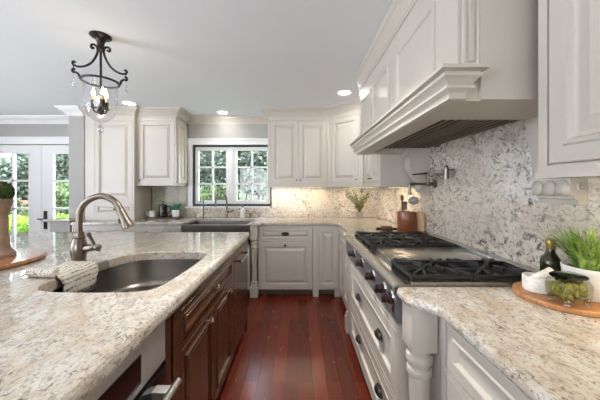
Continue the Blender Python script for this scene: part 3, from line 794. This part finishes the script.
c = thing('base_cabinet', 'cream base cabinet below the right front worktop, nearest in view', 'cabinet', (.545, .985, 0), R(-90))
body_base(c, 1.7, .60, .09, CB - .002)
front(c, 'drawer', .035, .70, .70, .86, style=recessed); front(c, 'door', .035, .36, .105, .675, style=recessed); front(c, 'door', .37, .70, .105, .675, style=recessed)
front(c, 'drawer', .74, 1.66, .70, .86, style=recessed); front(c, 'door', .74, 1.66, .105, .675, style=recessed)
face_frame(c, 1.7, .09, CB - .002)
c = thing('base_cabinet', 'cream base cabinet in the corner beyond the rangetop', 'cabinet', (.51, 3.28, 0), R(-90))
body_base(c, .71, .60, .09, CB - .002)
front(c, 'drawer', .03, .68, .70, .845, style=recessed); front(c, 'door', .03, .35, .105, .68, style=recessed); front(c, 'door', .36, .68, .105, .68, style=recessed)
face_frame(c, .71, .09, CB - .002)

# ------------------------------------------------------------------ island (face x = -.505, looking +X)
IX = -.505; MH = M['mahog']
def mh_panel(w, h):
    f = min(.05, .24 * min(w, h)); k = f / .05
    return [(0, 0), (0, -.016), (.003, -.019), (f - .012 * k, -.019), (f - .006 * k, -.026), (f + .006 * k, -.024), (f + .014 * k, -.006), (f + .02 * k, -.005), (f + .04 * k, -.014)]
c = thing('island_cabinet', 'dark mahogany island sink cabinet with a false drawer, two doors and bright knobs', 'cabinet', (IX, 1.03, 0), R(90))
body_base(c, .93, .70, .09, CBI - .002, MH)
front(c, 'drawer', .07, .90, .70, .835, MH, mh_panel, [('knob', .52, .765, 'chrome', -.014, .015)])
front(c, 'door', .07, .50, .105, .665, MH, mh_panel, [('knob', .40, .628, 'chrome', -.019, .015)])
front(c, 'door', .51, .90, .105, .665, MH, mh_panel, [('knob', .80, .628, 'chrome', -.019, .015)])
face_frame(c, .93, .09, CBI - .002, MH)
c = thing('island_cabinet', 'tall mahogany appliance front with bar handle at the far end of the island', 'cabinet', (IX, 1.962, 0), R(90))
body_base(c, .565, .70, .09, CBI - .002, MH)
o = front(c, 'door', .05, .50, .105, .84, MH, lambda w, h: [(0, 0), (0, -.018), (.004, -.021), (.02, -.021), (.024, -.02)])
face_frame(c, .565, .09, CBI - .002, MH)
MB().tube([(.05, -.055, .66), (.40, -.055, .66)], .008, 10).build('bar_handle', 'chrome', o)
for xa in (.09, .36): MB().tube([(xa, -.02, .66), (xa, -.055, .66)], .009, 8).build('handle_mount', 'bronze', o)
MB().box(.52, .565, -.019, 0, .0, .089).build('corner_foot', MH, c, smooth=False)
c = thing('island_cabinet', 'dark mahogany island carcass behind the front cabinets', 'cabinet', (0, 0, 0))
MB().box(-2.8, -1.215, -.55, 2.50, .0, CBI - .002).build('body', MH, c, smooth=False)
c = thing('island_cabinet', 'dark mahogany island cabinet nearest the camera below the island top', 'cabinet', (IX, -.55, 0), R(90))
body_base(c, .83, .70, .09, CBI - .002, MH)
front(c, 'door', .03, .40, .105, .84, MH, mh_panel); front(c, 'door', .42, .80, .105, .84, MH, mh_panel)
face_frame(c, .83, .09, CBI - .002, MH)
c = thing('warming_drawer', 'stainless steel built in appliance with black glass and a round bar handle in the island', 'appliance', (IX, .29, 0), R(90))
body_base(c, .725, .62, .09, CBI - .002, M['appl'])
MB().box(.005, .69, -.014, 0, .712, .859, .002).build('control_frame', 'appl', c)
MB().box(.03, .535, -.017, -.0135, .735, .825).build('display_glass', 'blackglass', c, smooth=False)
d = MB().box(.005, .69, -.02, 0, .11, .700, .003).build('drawer_front', 'blackglass', c)
MB().tube([(.02, -.075, .655), (.655, -.075, .655)], .0145, 14).build('bar_handle', 'steel', d)
for xa in (.045, .585): MB().box(xa, xa + .035, -.07, -.02, .64, .668, .002).build('handle_bracket', 'appl', d)
MB().box(.692, .73, -.015, .02, .0, CBI - .002).build('side_stile', MH, c, smooth=False)

# undermount sink
sk = thing('undermount_sink', 'stainless steel undermount sink in the island top', 'sink', (0, 0, 0))
mb = MB(); zt = CBI - .002
rings = []
for o_, z_ in ((-.025, zt), (-.004, zt), (-.002, zt - .02), (.006, .73), (.02, .705), (.05, .695)):
    rings.append([(x, y, z_) for x, y in offset_poly(HOLE, o_)])
mb.loops(rings, cap0=False, cap1=True); mb.build('basin', 'sinksteel', sk, angle=50)
MB().lathe([(.055, .695), (.055, .699), (.04, .70), (.03, .697)], (-.85, 1.45, 0), 20).build('drain', 'chrome', sk)

# island faucet
f = thing('island_faucet', 'large brushed nickel pull down faucet beside the island sink', 'faucet', (-1.262, 1.53, CT))
MB().lathe([(.036, 0), (.037, .006), (.033, .012), (.035, .03), (.041, .06), (.042, .085), (.036, .115), (.030, .135), (.032, .14), (.032, .147), (.027, .152), (.026, .17), (.0215, .175)], seg=24).build('base', 'nickel', f)
pts = [(0, 0, .17), (0, 0, .24), (.006, 0, .29), (.03, 0, .335), (.075, 0, .366), (.13, 0, .379), (.185, 0, .362), (.222, 0, .328), (.242, 0, .288)]
MB().tube(pts, .0178, 14, 3).build('neck', 'nickel', f)
e = Vector(pts[-1]); d = (Vector(pts[-1]) - Vector(pts[-2])).normalized()
sp = MB().tube([e - d * .01, e + d * .015, e + d * .045, e + d * .085, e + d * .10], [.021, .024, .024, .033, .033], 16).build('spray_head', 'nickel', f)
MB().tube([e + d * .03 + Vector((-.022, 0, -.012)), e + d * .06 + Vector((-.030, 0, -.012))], .009, 8).build('spray_button', 'bronze', sp)
hd = MB().tube([(.03, 0, .08), (.085, -.01, .085), (.10, -.012, .087)], [.02, .021, .017], 14).sphere((.115, -.012, .088), .02).build('valve', 'nickel', f)
MB().tube([(.105, -.015, .09), (.09, -.02, .13), (.07, -.022, .17)], [.009, .0075, .012], 10).sphere((.12, -.012, .075), .012).build('lever', 'nickel', hd)

# printed tea towel draped over the sink edge
mb = MB(); bm = mb.bm; uvl = bm.loops.layers.uv.new('UVMap')
prof = [(-1.29, .932), (-1.28, .936), (-1.26, .938), (-1.225, .937), (-1.19, .936), (-1.165, .934), (-1.135, .927), (-1.122, .908), (-1.12, .88), (-1.122, .84), (-1.12, .79)]
NY = 14; grid = []
for i, (x, z) in enumerate(prof):
    row = []
    for j in range(NY):
        v = j / (NY - 1); y = 1.24 + .21 * v + (.05 * (1 - i / 10)) * v
        wob = .004 * math.sin(v * 9 + i * .8) + .003 * math.sin(v * 17)
        row.append((x + (wob if i > 7 else 0) + (.02 * v if i < 3 else 0), y + (.03 * (i / 10) if i < 8 else .03), z + (wob if i < 7 else 0)))
    grid.append(row)
def sheet(grid, off):
    vv = [[bm.verts.new((p[0] + off[0], p[1] + off[1], p[2] + off[2])) for p in r] for r in grid]; return vv
top = sheet(grid, (0, 0, 0))
for i in range(len(grid) - 1):
    for j in range(NY - 1):
        fc = bm.faces.new((top[i][j], top[i + 1][j], top[i + 1][j + 1], top[i][j + 1]))
        for lp, (a, b) in zip(fc.loops, ((i, j), (i + 1, j), (i + 1, j + 1), (i, j + 1))): lp[uvl].uv = (b / (NY - 1), a / 10)
# rolled near fold
roll = [(-1.30, 1.285), (-1.27, 1.275), (-1.23, 1.268), (-1.18, 1.262), (-1.15, 1.26)]
rr = []
for i, (x, y) in enumerate(roll):
    rr.append([bm.verts.new((x, y + .020 * math.cos(a), .936 + .0185 * math.sin(a))) for a in [2 * PI * k / 12 for k in range(12)]])
for i in range(len(rr) - 1):
    for k in range(12):
        fc = bm.faces.new((rr[i][k], rr[i + 1][k], rr[i + 1][(k + 1) % 12], rr[i][(k + 1) % 12]))
        for lp, (a, b) in zip(fc.loops, ((i, k), (i + 1, k), (i + 1, k + 1), (i, k + 1))): lp[uvl].uv = (b / 12 * .6, a / 4 * .7)
bm.faces.new(rr[0]); bm.faces.new(rr[-1])
tw = mb.build('tea_towel', 'towel', angle=80)
md = tw.modifiers.new('thickness', 'SOLIDIFY'); md.thickness = .007; md.offset = -1
tag(tw, 'folded white tea towel with dark script print draped over the island sink edge', 'towel')

# urn topiary on a round varnished board
tag(MB().lathe([(.31, 0), (.32, .006), (.32, .020), (.314, .026), (.29, .0265)], (-1.83, 1.47, CT + .0005), 64).build('round_board', 'boardwood'), 'glossy brown round wooden board under the urn on the island', 'board')
f = thing('topiary_urn', 'tan turned urn with a clipped boxwood ball on the island', 'planter', (-1.738, 1.55, CT + .027))
MB().lathe([(r_ * .70, z_) for r_, z_ in [(.094, 0), (.096, .012), (.090, .022), (.080, .03), (.066, .05), (.056, .075), (.058, .10), (.050, .13), (.051, .22), (.047, .235), (.050, .245), (.060, .275), (.074, .305), (.078, .325), (.074, .335), (.064, .335), (.06, .32)]], seg=32).build('urn', 'urn', f)
def leaf_cloud(mb, c, rad, n, size, shell=.75, elong=1.8, up=.0):
    bm = mb.bm
    for _ in range(n):
        while True:
            u = Vector((random.uniform(-1, 1), random.uniform(-1, 1), random.uniform(-1, 1)))
            if .05 < u.length <= 1: break
        u.normalize(); k = shell + (1 - shell) * random.random() ** .6
        p = Vector((c[0] + u.x * rad[0] * k, c[1] + u.y * rad[1] * k, c[2] + u.z * rad[2] * k))
        d = (u + Vector((random.gauss(0, .7), random.gauss(0, .7), random.gauss(up, .6)))).normalized()
        s_ = d.cross(Vector((random.random() - .5, random.random() - .5, random.random() - .5))).normalized()
        L = size * random.uniform(.7, 1.3); Wd = L / elong
        v = [bm.verts.new(q) for q in (p - d * L * .5, p + s_ * Wd * .5, p + d * L * .5, p - s_ * Wd * .5)]
        bm.faces.new(v)
mb = MB().sphere((0, 0, .372), .052, 1, 1, 1.05); leaf_cloud(mb, (0, 0, .372), (.060, .060, .064), 2200, .011, .88)
mb.build('boxwood_ball', 'box', f, smooth=False)

# ------------------------------------------------------------------ things on the back worktop
tag(MB().box(-2.11, -1.67, 3.64, 3.86, CT, CT + .018, .004).build('serving_tray', 'traywood'), 'dark wooden serving tray left of the window sink', 'tray')
zt = CT + .0185
f = thing('coffee_mug', 'white mug on the dark tray left of the coffee press', 'mug', (-2.045, 3.72, zt))
MB().lathe([(.036, 0), (.042, .006), (.043, .09), (.040, .09), (.039, .012), (.001, .01)], seg=20).build('cup', 'white_cer', f)
MB().tube([(-.040, 0, .075), (-.072, 0, .07), (-.075, 0, .035), (-.042, 0, .022)], .0065, 8, 4).build('handle', 'white_cer', f)
f = thing('coffee_press', 'black coffee press standing on the dark tray', 'coffee press', (-1.905, 3.74, zt))
MB().lathe([(.052, 0), (.054, .01), (.052, .15), (.050, .155)], seg=22).build('carafe', 'blackglass', f)
MB().lathe([(.055, .155), (.055, .168), (.03, .18), (.006, .183), (.005, .205), (.013, .21), (.013, .222), (.001, .226)], seg=20).build('lid', 'black', f)
MB().tube([(.05, 0, .145), (.095, 0, .14), (.10, 0, .08), (.055, 0, .03)], .009, 8, 4).build('handle', 'black', f)
f = thing('succulent_pot', 'small white pot of blue green succulent on the tray', 'plant', (-1.735, 3.75, zt))
MB().lathe([(.038, 0), (.046, .01), (.05, .10), (.046, .10), (.044, .088), (.001, .086)], seg=18).build('pot', 'white_cer', f)
mb = MB()
for k in range(26):
    a = k * 2.4; t = .2 + .8 * k / 26; d = Vector((math.cos(a) * t, math.sin(a) * t, 1.1)).normalized()
    p = Vector((math.cos(a) * .015, math.sin(a) * .015, .085)); L = .06 + .06 * random.random()
    mb.tube([p, p + d * L * .5, p + d * L * .85, p + d * L], [.006, .014, .012, .002], 6)
mb.build('succulent_leaves', 'succ', f)
f = thing('olive_sprig_pot', 'small grey pot of leafy sprigs in the back right corner of the worktop', 'plant', (.85, 3.74, CT))
MB().lathe([(.045, 0), (.05, .008), (.054, .09), (.05, .092), (.046, .08), (.001, .078)], seg=20).build('pot', 'greycer', f)
mb = MB(); lf = MB()
for k in range(13):
    a = k * 2.4; sp_ = .08 + .15 * (k / 13); hgt = .22 + .14 * random.random()
    P = [Vector((0, 0, .07)), Vector((math.cos(a) * sp_ * .3, math.sin(a) * sp_ * .3, .07 + hgt * .45)), Vector((math.cos(a) * sp_ * 1.1, math.sin(a) * sp_ * .75, .07 + hgt))]
    mb.tube(P, [.003, .0025, .0015], 5, 3)
    for t in range(13):
        u = .25 + .75 * t / 12; q = P[0].lerp(P[1], u * 2) if u < .5 else P[1].lerp(P[2], u * 2 - 1)
        leaf_cloud(lf, q, (.02, .02, .018), 3, .036, .6, 2.6, .3)
mb.build('stems', 'bark', f); lf.build('leaves', 'herb', f, smooth=False)

f = thing('utensil_crock', 'reddish brown utensil crock beyond the rangetop', 'crock', (1.035, 2.575, CT))
MB().lathe([(.082, 0), (.086, .006), (.086, .19), (.084, .197), (.077, .197), (.076, .03), (.001, .028)], seg=28).build('crock', 'crockwood', f)
f2 = thing('wooden_spoon', 'dark wooden spoon standing in the crock', 'utensil', (1.035, 2.575, CT + .03))
MB().tube([(-.01, 0, 0), (-.03, .01, .2), (-.035, .01, .27)], [.007, .007, .008], 8).sphere((-.036, .01, .30), .022, .8, .4, 1.4).build('spoon_body', 'spoonwood', f2)
f2 = thing('ladle', 'grey metal ladle leaning in the crock with its bowl up', 'utensil', (1.035, 2.575, CT + .03))
MB().tube([(0, 0, 0), (.045, -.02, .20), (.055, -.02, .225)], .006, 8).build('handle', 'steel', f2)
MB().sphere((.06, -.025, .275), .05, 1.05, .7, .8).build('bowl', 'greycer', f2)
f2 = thing('spatula', 'flat grey spatula in the crock between spoon and ladle', 'utensil', (1.035, 2.575, CT + .03))
MB().tube([(0, .03, 0), (.0, .05, .19)], .005, 8).box(-.028, .028, .046, .053, .18, .26, .003).build('blade', 'oldnickel', f2)
f = thing('rolling_pin', 'dark rolling pin lying on the worktop beside the crock', 'rolling pin', (.84, 2.56, CT + .032))
MB().lathe([(.030, -.050), (.032, -.045), (.032, .045), (.030, .050)], seg=16, axis='X').build('barrel', 'traywood', f)
for sgn in (-1, 1):
    MB().tube([(sgn * .049, 0, 0), (sgn * .06, 0, 0), (sgn * .075, 0, 0), (sgn * .10, 0, 0)], [.008, .01, .015, .012], 10).build('handle', 'black', f)
f = MB().box(1.128, 1.150, 2.44, 2.70, CT, CT + .19, .004).build('chopping_board', 'lightwood')
tag(f, 'pale wooden chopping board leaning behind the crock on the backsplash', 'board')

# ------------------------------------------------------------------ round board group on the right worktop
tag(MB().lathe([(.150, 0), (.153, .003), (.153, .014), (.150, .018), (.14, .0185)], (1.009, 1.02, CT + .0003), 56).build('round_board', 'servewood'), 'round acacia serving board on the right front worktop', 'board')
zt = CT + .0192
f = thing('mortar', 'white marble mortar bowl on the round serving board', 'mortar', (.950, 1.06, zt))
MB().lathe([(.046, 0), (.049, .004), (.050, .05), (.049, .056), (.044, .057), (.036, .03), (.001, .018)], seg=32).build('bowl', 'marble', f)
f = tag(MB().tube([(.925, 1.058, .972), (.955, 1.056, .992), (.98, 1.055, 1.004), (.998, 1.055, 1.012)], [.018, .015, .0145, .016], 14, 4).build('pestle', 'marble'), 'white marble pestle resting across the mortar', 'pestle')
f = thing('oil_bottle', 'dark green glass oil bottle with gold collar behind the jar', 'bottle', (1.062, 1.125, zt))
MB().lathe([(.030, 0), (.034, .004), (.035, .09), (.033, .105), (.020, .128), (.0145, .14), (.0145, .17)], seg=24).build('bottle_body', 'olive', f)
MB().lathe([(.0155, .15), (.0165, .152), (.0165, .17), (.019, .172), (.019, .186), (.017, .190), (.001, .191)], seg=18).build('gold_collar', 'foil', f)
f = thing('olive_jar', 'square glass jar of green olives with a black lid on the round board', 'jar', (.948, .938, zt), R(4))
def rrect(w_, d_, r_, z_): return [(x, y, z_) for x, y in round_poly([(-w_, -d_), (w_, -d_), (w_, d_), (-w_, d_)], r_, 4)]
mb = MB(); mb.loops([rrect(.044, .034, .01, .018), rrect(.050, .040, .012, .03), rrect(.052, .042, .014, .07), rrect(.046, .038, .014, .084), rrect(.036, .034, .014, .088)], cap1=False)
mb.build('glass_body', 'jar', f)
for sx in (-1, 1):
    for sy in (-1, 1): MB().lathe([(.010, 0), (.012, .004), (.008, .012), (.012, .02), (.006, .026)], (sx * .037, sy * .028, 0), 12).build('foot', 'crystal', f)
mb = MB()
for k in range(110):
    zz = random.uniform(.032, .072)
    mb.sphere((random.uniform(-.039, .039), random.uniform(-.030, .030), zz), .0095, 1, 1, 1.15, 7)
o = mb.build('olives', 'olives', f); o['kind'] = 'stuff'
mb = MB(); mb.loops([rrect(.034, .03, .014, .088), rrect(.043, .036, .015, .092), rrect(.043, .036, .015, .10), rrect(.036, .03, .014, .105)]); mb.build('lid', 'blackglass', f)
f = thing('grass_planter', 'white bowl planter with spiky green grass at the right edge of the board', 'plant', (1.080, .985, zt - .0))
MB().lathe([(.05, 0), (.056, .004), (.066, .03), (.077, .075), (.082, .108), (.083, .116), (.079, .117), (.075, .106), (.06, .10)], seg=36).build('bowl', 'white_cer', f)
mb = MB().lathe([(.074, .10), (.05, .108), (.001, .112)], seg=24)
for k in range(70):
    a = random.uniform(0, 2 * PI); r_ = .068 * math.sqrt(random.random()); mb.sphere((r_ * math.cos(a), r_ * math.sin(a), .109), .006, 1, 1, .7, 6)
mb.build('pebbles', 'soil', f)
mb = MB(); bm = mb.bm
for k in range(420):
    a = random.uniform(0, 2 * PI); r0 = .045 * math.sqrt(random.random()); lean = random.uniform(.02, .75) ; L = random.uniform(.10, .185)
    a2 = a + random.gauss(0, .4); d = Vector((math.cos(a2), math.sin(a2), 0)); s_ = Vector((-d.y, d.x, 0))
    p = Vector((r0 * math.cos(a), r0 * math.sin(a), .10)); prev = None
    if d.x > .2: L *= .62
    for i in range(6):
        t = i / 5; q = p + d * (L * lean * (t ** 1.7) * 1.15) + Vector((0, 0, L * (t - .32 * lean * t * t)))
        if q.x > .078: q.x = .078
        wd = .0046 * (1 - t ** 2.2) + .0003
        cur = (bm.verts.new(q - s_ * wd), bm.verts.new(q + s_ * wd))
        if prev: bm.faces.new((prev[0], prev[1], cur[1], cur[0]))
        prev = cur
mb.build('grass_blades', 'grassy', f, smooth=False, recalc=False)

# ------------------------------------------------------------------ chandelier over the island
ch = thing('bell_pendant', 'dark iron scroll pendant light with a clear glass bell over the island', 'pendant light', (-1.368, 1.84, CEIL))
MB().lathe([(.064, 0), (.066, -.006), (.058, -.014), (.04, -.02), (.03, -.03), (.022, -.05), (.02, -.075), (.026, -.085), (.026, -.10), (.012, -.11)], seg=28).build('canopy', 'bronze', ch)
MB().tube([(0, 0, -.09), (0, 0, -.42)], .0065, 10).build('stem', 'bronze', ch)
for ang in (208, 28, 126):
    ca, sa = math.cos(R(ang)), math.sin(R(ang))
    def P(r, z): return (ca * r * .92, sa * r * .92, z)
    a = MB().tube([P(.04, -.088), P(.052, -.098), P(.058, -.086), P(.052, -.072), P(.036, -.070), P(.022, -.085), P(.018, -.11), P(.03, -.15), P(.055, -.195), P(.09, -.225), P(.13, -.238), P(.158, -.232), P(.165, -.218), P(.158, -.208), P(.15, -.215)], .0074, 8, 4).build('arm', 'bronze', ch)
    MB().tube([P(.16, -.232), P(.16, -.275)], .003, 6).tube([P(.15, -.262), P(.158, -.258), P(.166, -.266), P(.162, -.28), P(.148, -.278), P(.13, -.29), P(.122, -.315)], .0074, 8, 4).build('lower_scroll', 'bronze', a)
    MB().tube([P(.162, -.275), P(.162, -.315)], .0012, 5).sphere(P(.162, -.325), .008).lathe([(.001, -.375), (.009, -.357), (.006, -.342), (.001, -.335)], P(.162, 0), 8).build('crystal_drop', 'crystal', a)
ring = [(.108 * math.cos(2 * PI * k / 36), .108 * math.sin(2 * PI * k / 36), -.318) for k in range(37)]
MB().tube(ring, .0074, 8).build('hoop', 'bronze', ch)
MB().lathe([(.100, -.318), (.098, -.34), (.097, -.46), (.092, -.505), (.076, -.55), (.046, -.582), (.016, -.598), (.004, -.602)], seg=36, cap=False).build('glass_bell', 'bell', ch)
MB().sphere((0, 0, -.615), .011).sphere((0, 0, -.645), .021).sphere((0, 0, -.672), .008).build('crystal_finial', 'crystal', ch)
cl = MB().lathe([(.001, -.545), (.012, -.54), (.022, -.52), (.014, -.50), (.008, -.48), (.0065, -.41)], seg=14)
cs = []
for k in range(3):
    a = R(200 + 120 * k); x, y = .042 * math.cos(a), .042 * math.sin(a); cs.append((x, y))
    cl.tube([(0, 0, -.52), (x * .6, y * .6, -.53), (x, y, -.515), (x, y, -.50)], .005, 8, 3).lathe([(.018, -.50), (.02, -.495), (.013, -.488), (.014, -.455), (.017, -.45)], (x, y, 0), 12)
cl = cl.build('candle_cluster', 'bronze', ch)
for x, y in cs:
    MB().lathe([(.0115, -.45), (.0115, -.418)], (x, y, 0), 10).build('candle_sleeve', 'lightwood', cl)
    MB().lathe([(.006, -.418), (.012, -.405), (.012, -.395), (.004, -.37), (.001, -.36)], (x, y, 0), 10).build('bulb', 'bulb', cl)
lp = light('pendant_glow', 'POINT', (0, 0, -.38), (0, 0, 0), 1.2, (1, .84, .62), .03); lp.parent = ch

# ------------------------------------------------------------------ recessed ceiling lights and under cabinet strips
DL = [(-2.10, 3.30, 'recessed ceiling light left of centre above the hutch'), (-1.06, 3.70, 'recessed ceiling light above the sink window'), (.50, 2.93, 'recessed ceiling light before the corner cabinet'),
      (-.12, 1.40, 'added recessed fill light above the aisle'), (-.30, -.35, 'added recessed fill light behind the camera'), (-1.35, 1.2, 'added recessed fill light near the pendant over the island'), (-1.35, .1, 'added recessed fill light over the near end of the island'), (-1.35, -1.0, 'added recessed fill light behind the near end of the island'), (-2.2, .4, 'added recessed fill light above the left of the island'), (-3.6, 2.4, 'added recessed fill light near the french doors'), (-2.0, -1.6, 'added recessed fill light behind the island')]  # entries on this line are fill lamps added out of view
first = None
for x, y, lb in DL:
    if first is None:
        first = thing('recessed_light', lb, 'ceiling light', (x, y, CEIL), 0, 'recessed ceiling lights')
        MB().lathe([(.085, 0), (.085, -.006), (.078, -.009), (.066, -.004), (.066, -.0005)], seg=28).build('trim_ring', 'trim', first)
        MB().lathe([(.065, -.0012), (.065, -.003), (.001, -.0035)], seg=24).build('lens', 'lamp', first)
    else: dup(first, (x, y, CEIL), None, lb)
    light('downlight_beam', 'AREA', (x, y, CEIL - .012), (0, 0, 0), (1.4 if x > -1.5 else .15) if y > 3.2 else 2.4 if y > 2.6 else (9.5 if y > 1 else .5) if x > -1 else .6 if x > -1.5 else .8 if y > 2 else 2.5, (1, .955, .90), .12, shape='DISK', spread=R(108) if abs(x) < .4 else None)
def strip(name_label, x, y, rz, L, power, z=1.348):
    t = thing('under_cabinet_light', name_label, 'light strip', (x, y, z), rz)
    MB().box(-L / 2, L / 2, -.012, .012, -.004, .002).build('housing', 'trim', t, smooth=False)
    MB().box(-L / 2 + .01, L / 2 - .01, -.008, .008, -.0052, -.0045).build('led_lens', 'led', t, smooth=False)
    o = light('strip_beam', 'AREA', (0, 0, -.008), (0, 0, 0), power, (1, .82, .56), L, .015); o.parent = t
strip('slim light strip under the back wall cabinets', 0.0, 3.80, 0, .7, 1.5)
strip('slim light strip under the corner cabinet', .86, 3.62, R(-45), .4, 1.6)
strip('slim light strip under the wall cabinet beside the hood', 1.05, 2.85, R(90), .5, .9)
strip('slim light strip under the right front wall cabinet', 1.06, .45, R(90), .7, 3.0, z=1.366)

# ------------------------------------------------------------------ short counter end beside the doors
c = thing('end_cabinet', 'short pale cabinet with a granite top at the grey wall end by the french doors', 'cabinet', (-3.14, 3.36, 0))
MB().box(0, .25, 0, .135, 0, .915).build('body', 'wall', c, smooth=False)
slab([(-.08, -.04), (.29, -.04), (.29, .137), (-.08, .137)], .916, .945).build('granite_top', 'granite', c)

# ------------------------------------------------------------------ garden
struct(MB().box(-16, 12, 4.07, 30, -.3, -.12).build('ground', M['lawn'], smooth=False), 'green lawn outside')
def shrub(name, label, loc, rad, n, size, mat, cat='shrub', seed=1):
    random.seed(seed)
    t = thing(name, label, cat, loc)
    mb = MB()
    for k in range(7):
        a = random.uniform(0, 2 * PI); q = random.uniform(.25, .6)
        c_ = (math.cos(a) * rad[0] * q, math.sin(a) * rad[1] * q, rad[2] * random.uniform(.75, 1.35)); r_ = random.uniform(.45, .62)
        leaf_cloud(mb, c_, (rad[0] * r_, rad[1] * r_, rad[2] * r_), n // 8, size, .5, 1.7, .2)
    leaf_cloud(mb, (0, 0, rad[2] * .85), (rad[0] * .8, rad[1] * .8, rad[2] * .84), n // 6, size, .5, 1.7)
    mb.build('foliage', mat, t, smooth=False, recalc=False)
    mb = MB()
    for k in range(5):
        a = k * 1.3; mb.tube([(0, 0, 0), (math.cos(a) * rad[0] * .2, math.sin(a) * rad[1] * .2, rad[2] * .6), (math.cos(a) * rad[0] * .5, math.sin(a) * rad[1] * .5, rad[2] * 1.4)], [.05, .035, .012], 6, 3)
    mb.build('branches', 'bark', t)
    return t
G = -.12
shrub('tall_shrub', 'tall grey green tree beyond the left french door', (-10.3, 9.6, G), (1.7, 1.4, 1.6), 9000, .14, 'shrubd', seed=2)
shrub('tall_shrub', 'tall pale green tree beyond the right french door', (-8.3, 9.4, G), (1.6, 1.4, 2.3), 9000, .14, 'shrubd', seed=3)
shrub('tall_shrub', 'round yellow green bush seen through the right french door panes', (-6.55, 7.4, G), (.9, .8, .95), 5000, .10, 'shrub', seed=4)
shrub('tall_shrub', 'light green bush seen through the far left door panes', (-8.6, 7.3, G), (.9, .7, .95), 5000, .10, 'shrub', seed=5)
shrub('clipped_hedge', 'bright lime hedge low beyond the far left french door', (-6.75, 6.3, G), (.8, .45, .45), 5000, .06, 'hedge', 'hedge', seed=6)
shrub('clipped_hedge', 'bright lime hedge low beyond the right french door', (-5.4, 6.1, G), (.62, .45, .45), 4000, .06, 'hedge', 'hedge', seed=7)
shrub('tall_shrub', 'dark leafy tree outside the left window sash', (-2.9, 8.2, G), (1.3, 1.1, 2.0), 8000, .13, 'shrubd', seed=8)
shrub('tall_shrub', 'light green leafy tree outside the right window sash', (-1.35, 8.4, G), (1.2, 1.0, 2.1), 8000, .13, 'shrubd', seed=9)
shrub('tall_shrub', 'dense green bush low outside the window', (-2.0, 6.8, G), (1.3, .7, .85), 6000, .10, 'shrub', seed=10)
shrub('tall_shrub', 'far tree behind the window shrubs', (-6.0, 12.6, G), (2.0, 1.4, 2.6), 8000, .17, 'shrubd', seed=11)
shrub('tall_shrub', 'far right tree behind the window shrubs', (-.2, 11.5, G), (1.8, 1.4, 2.5), 8000, .17, 'shrubd', seed=12)
tag(MB().box(-13, -5.6, 8.35, 8.5, G, .95).build('garden_wall', 'brick', smooth=False), 'low red brick garden wall beyond the hedges', 'wall')
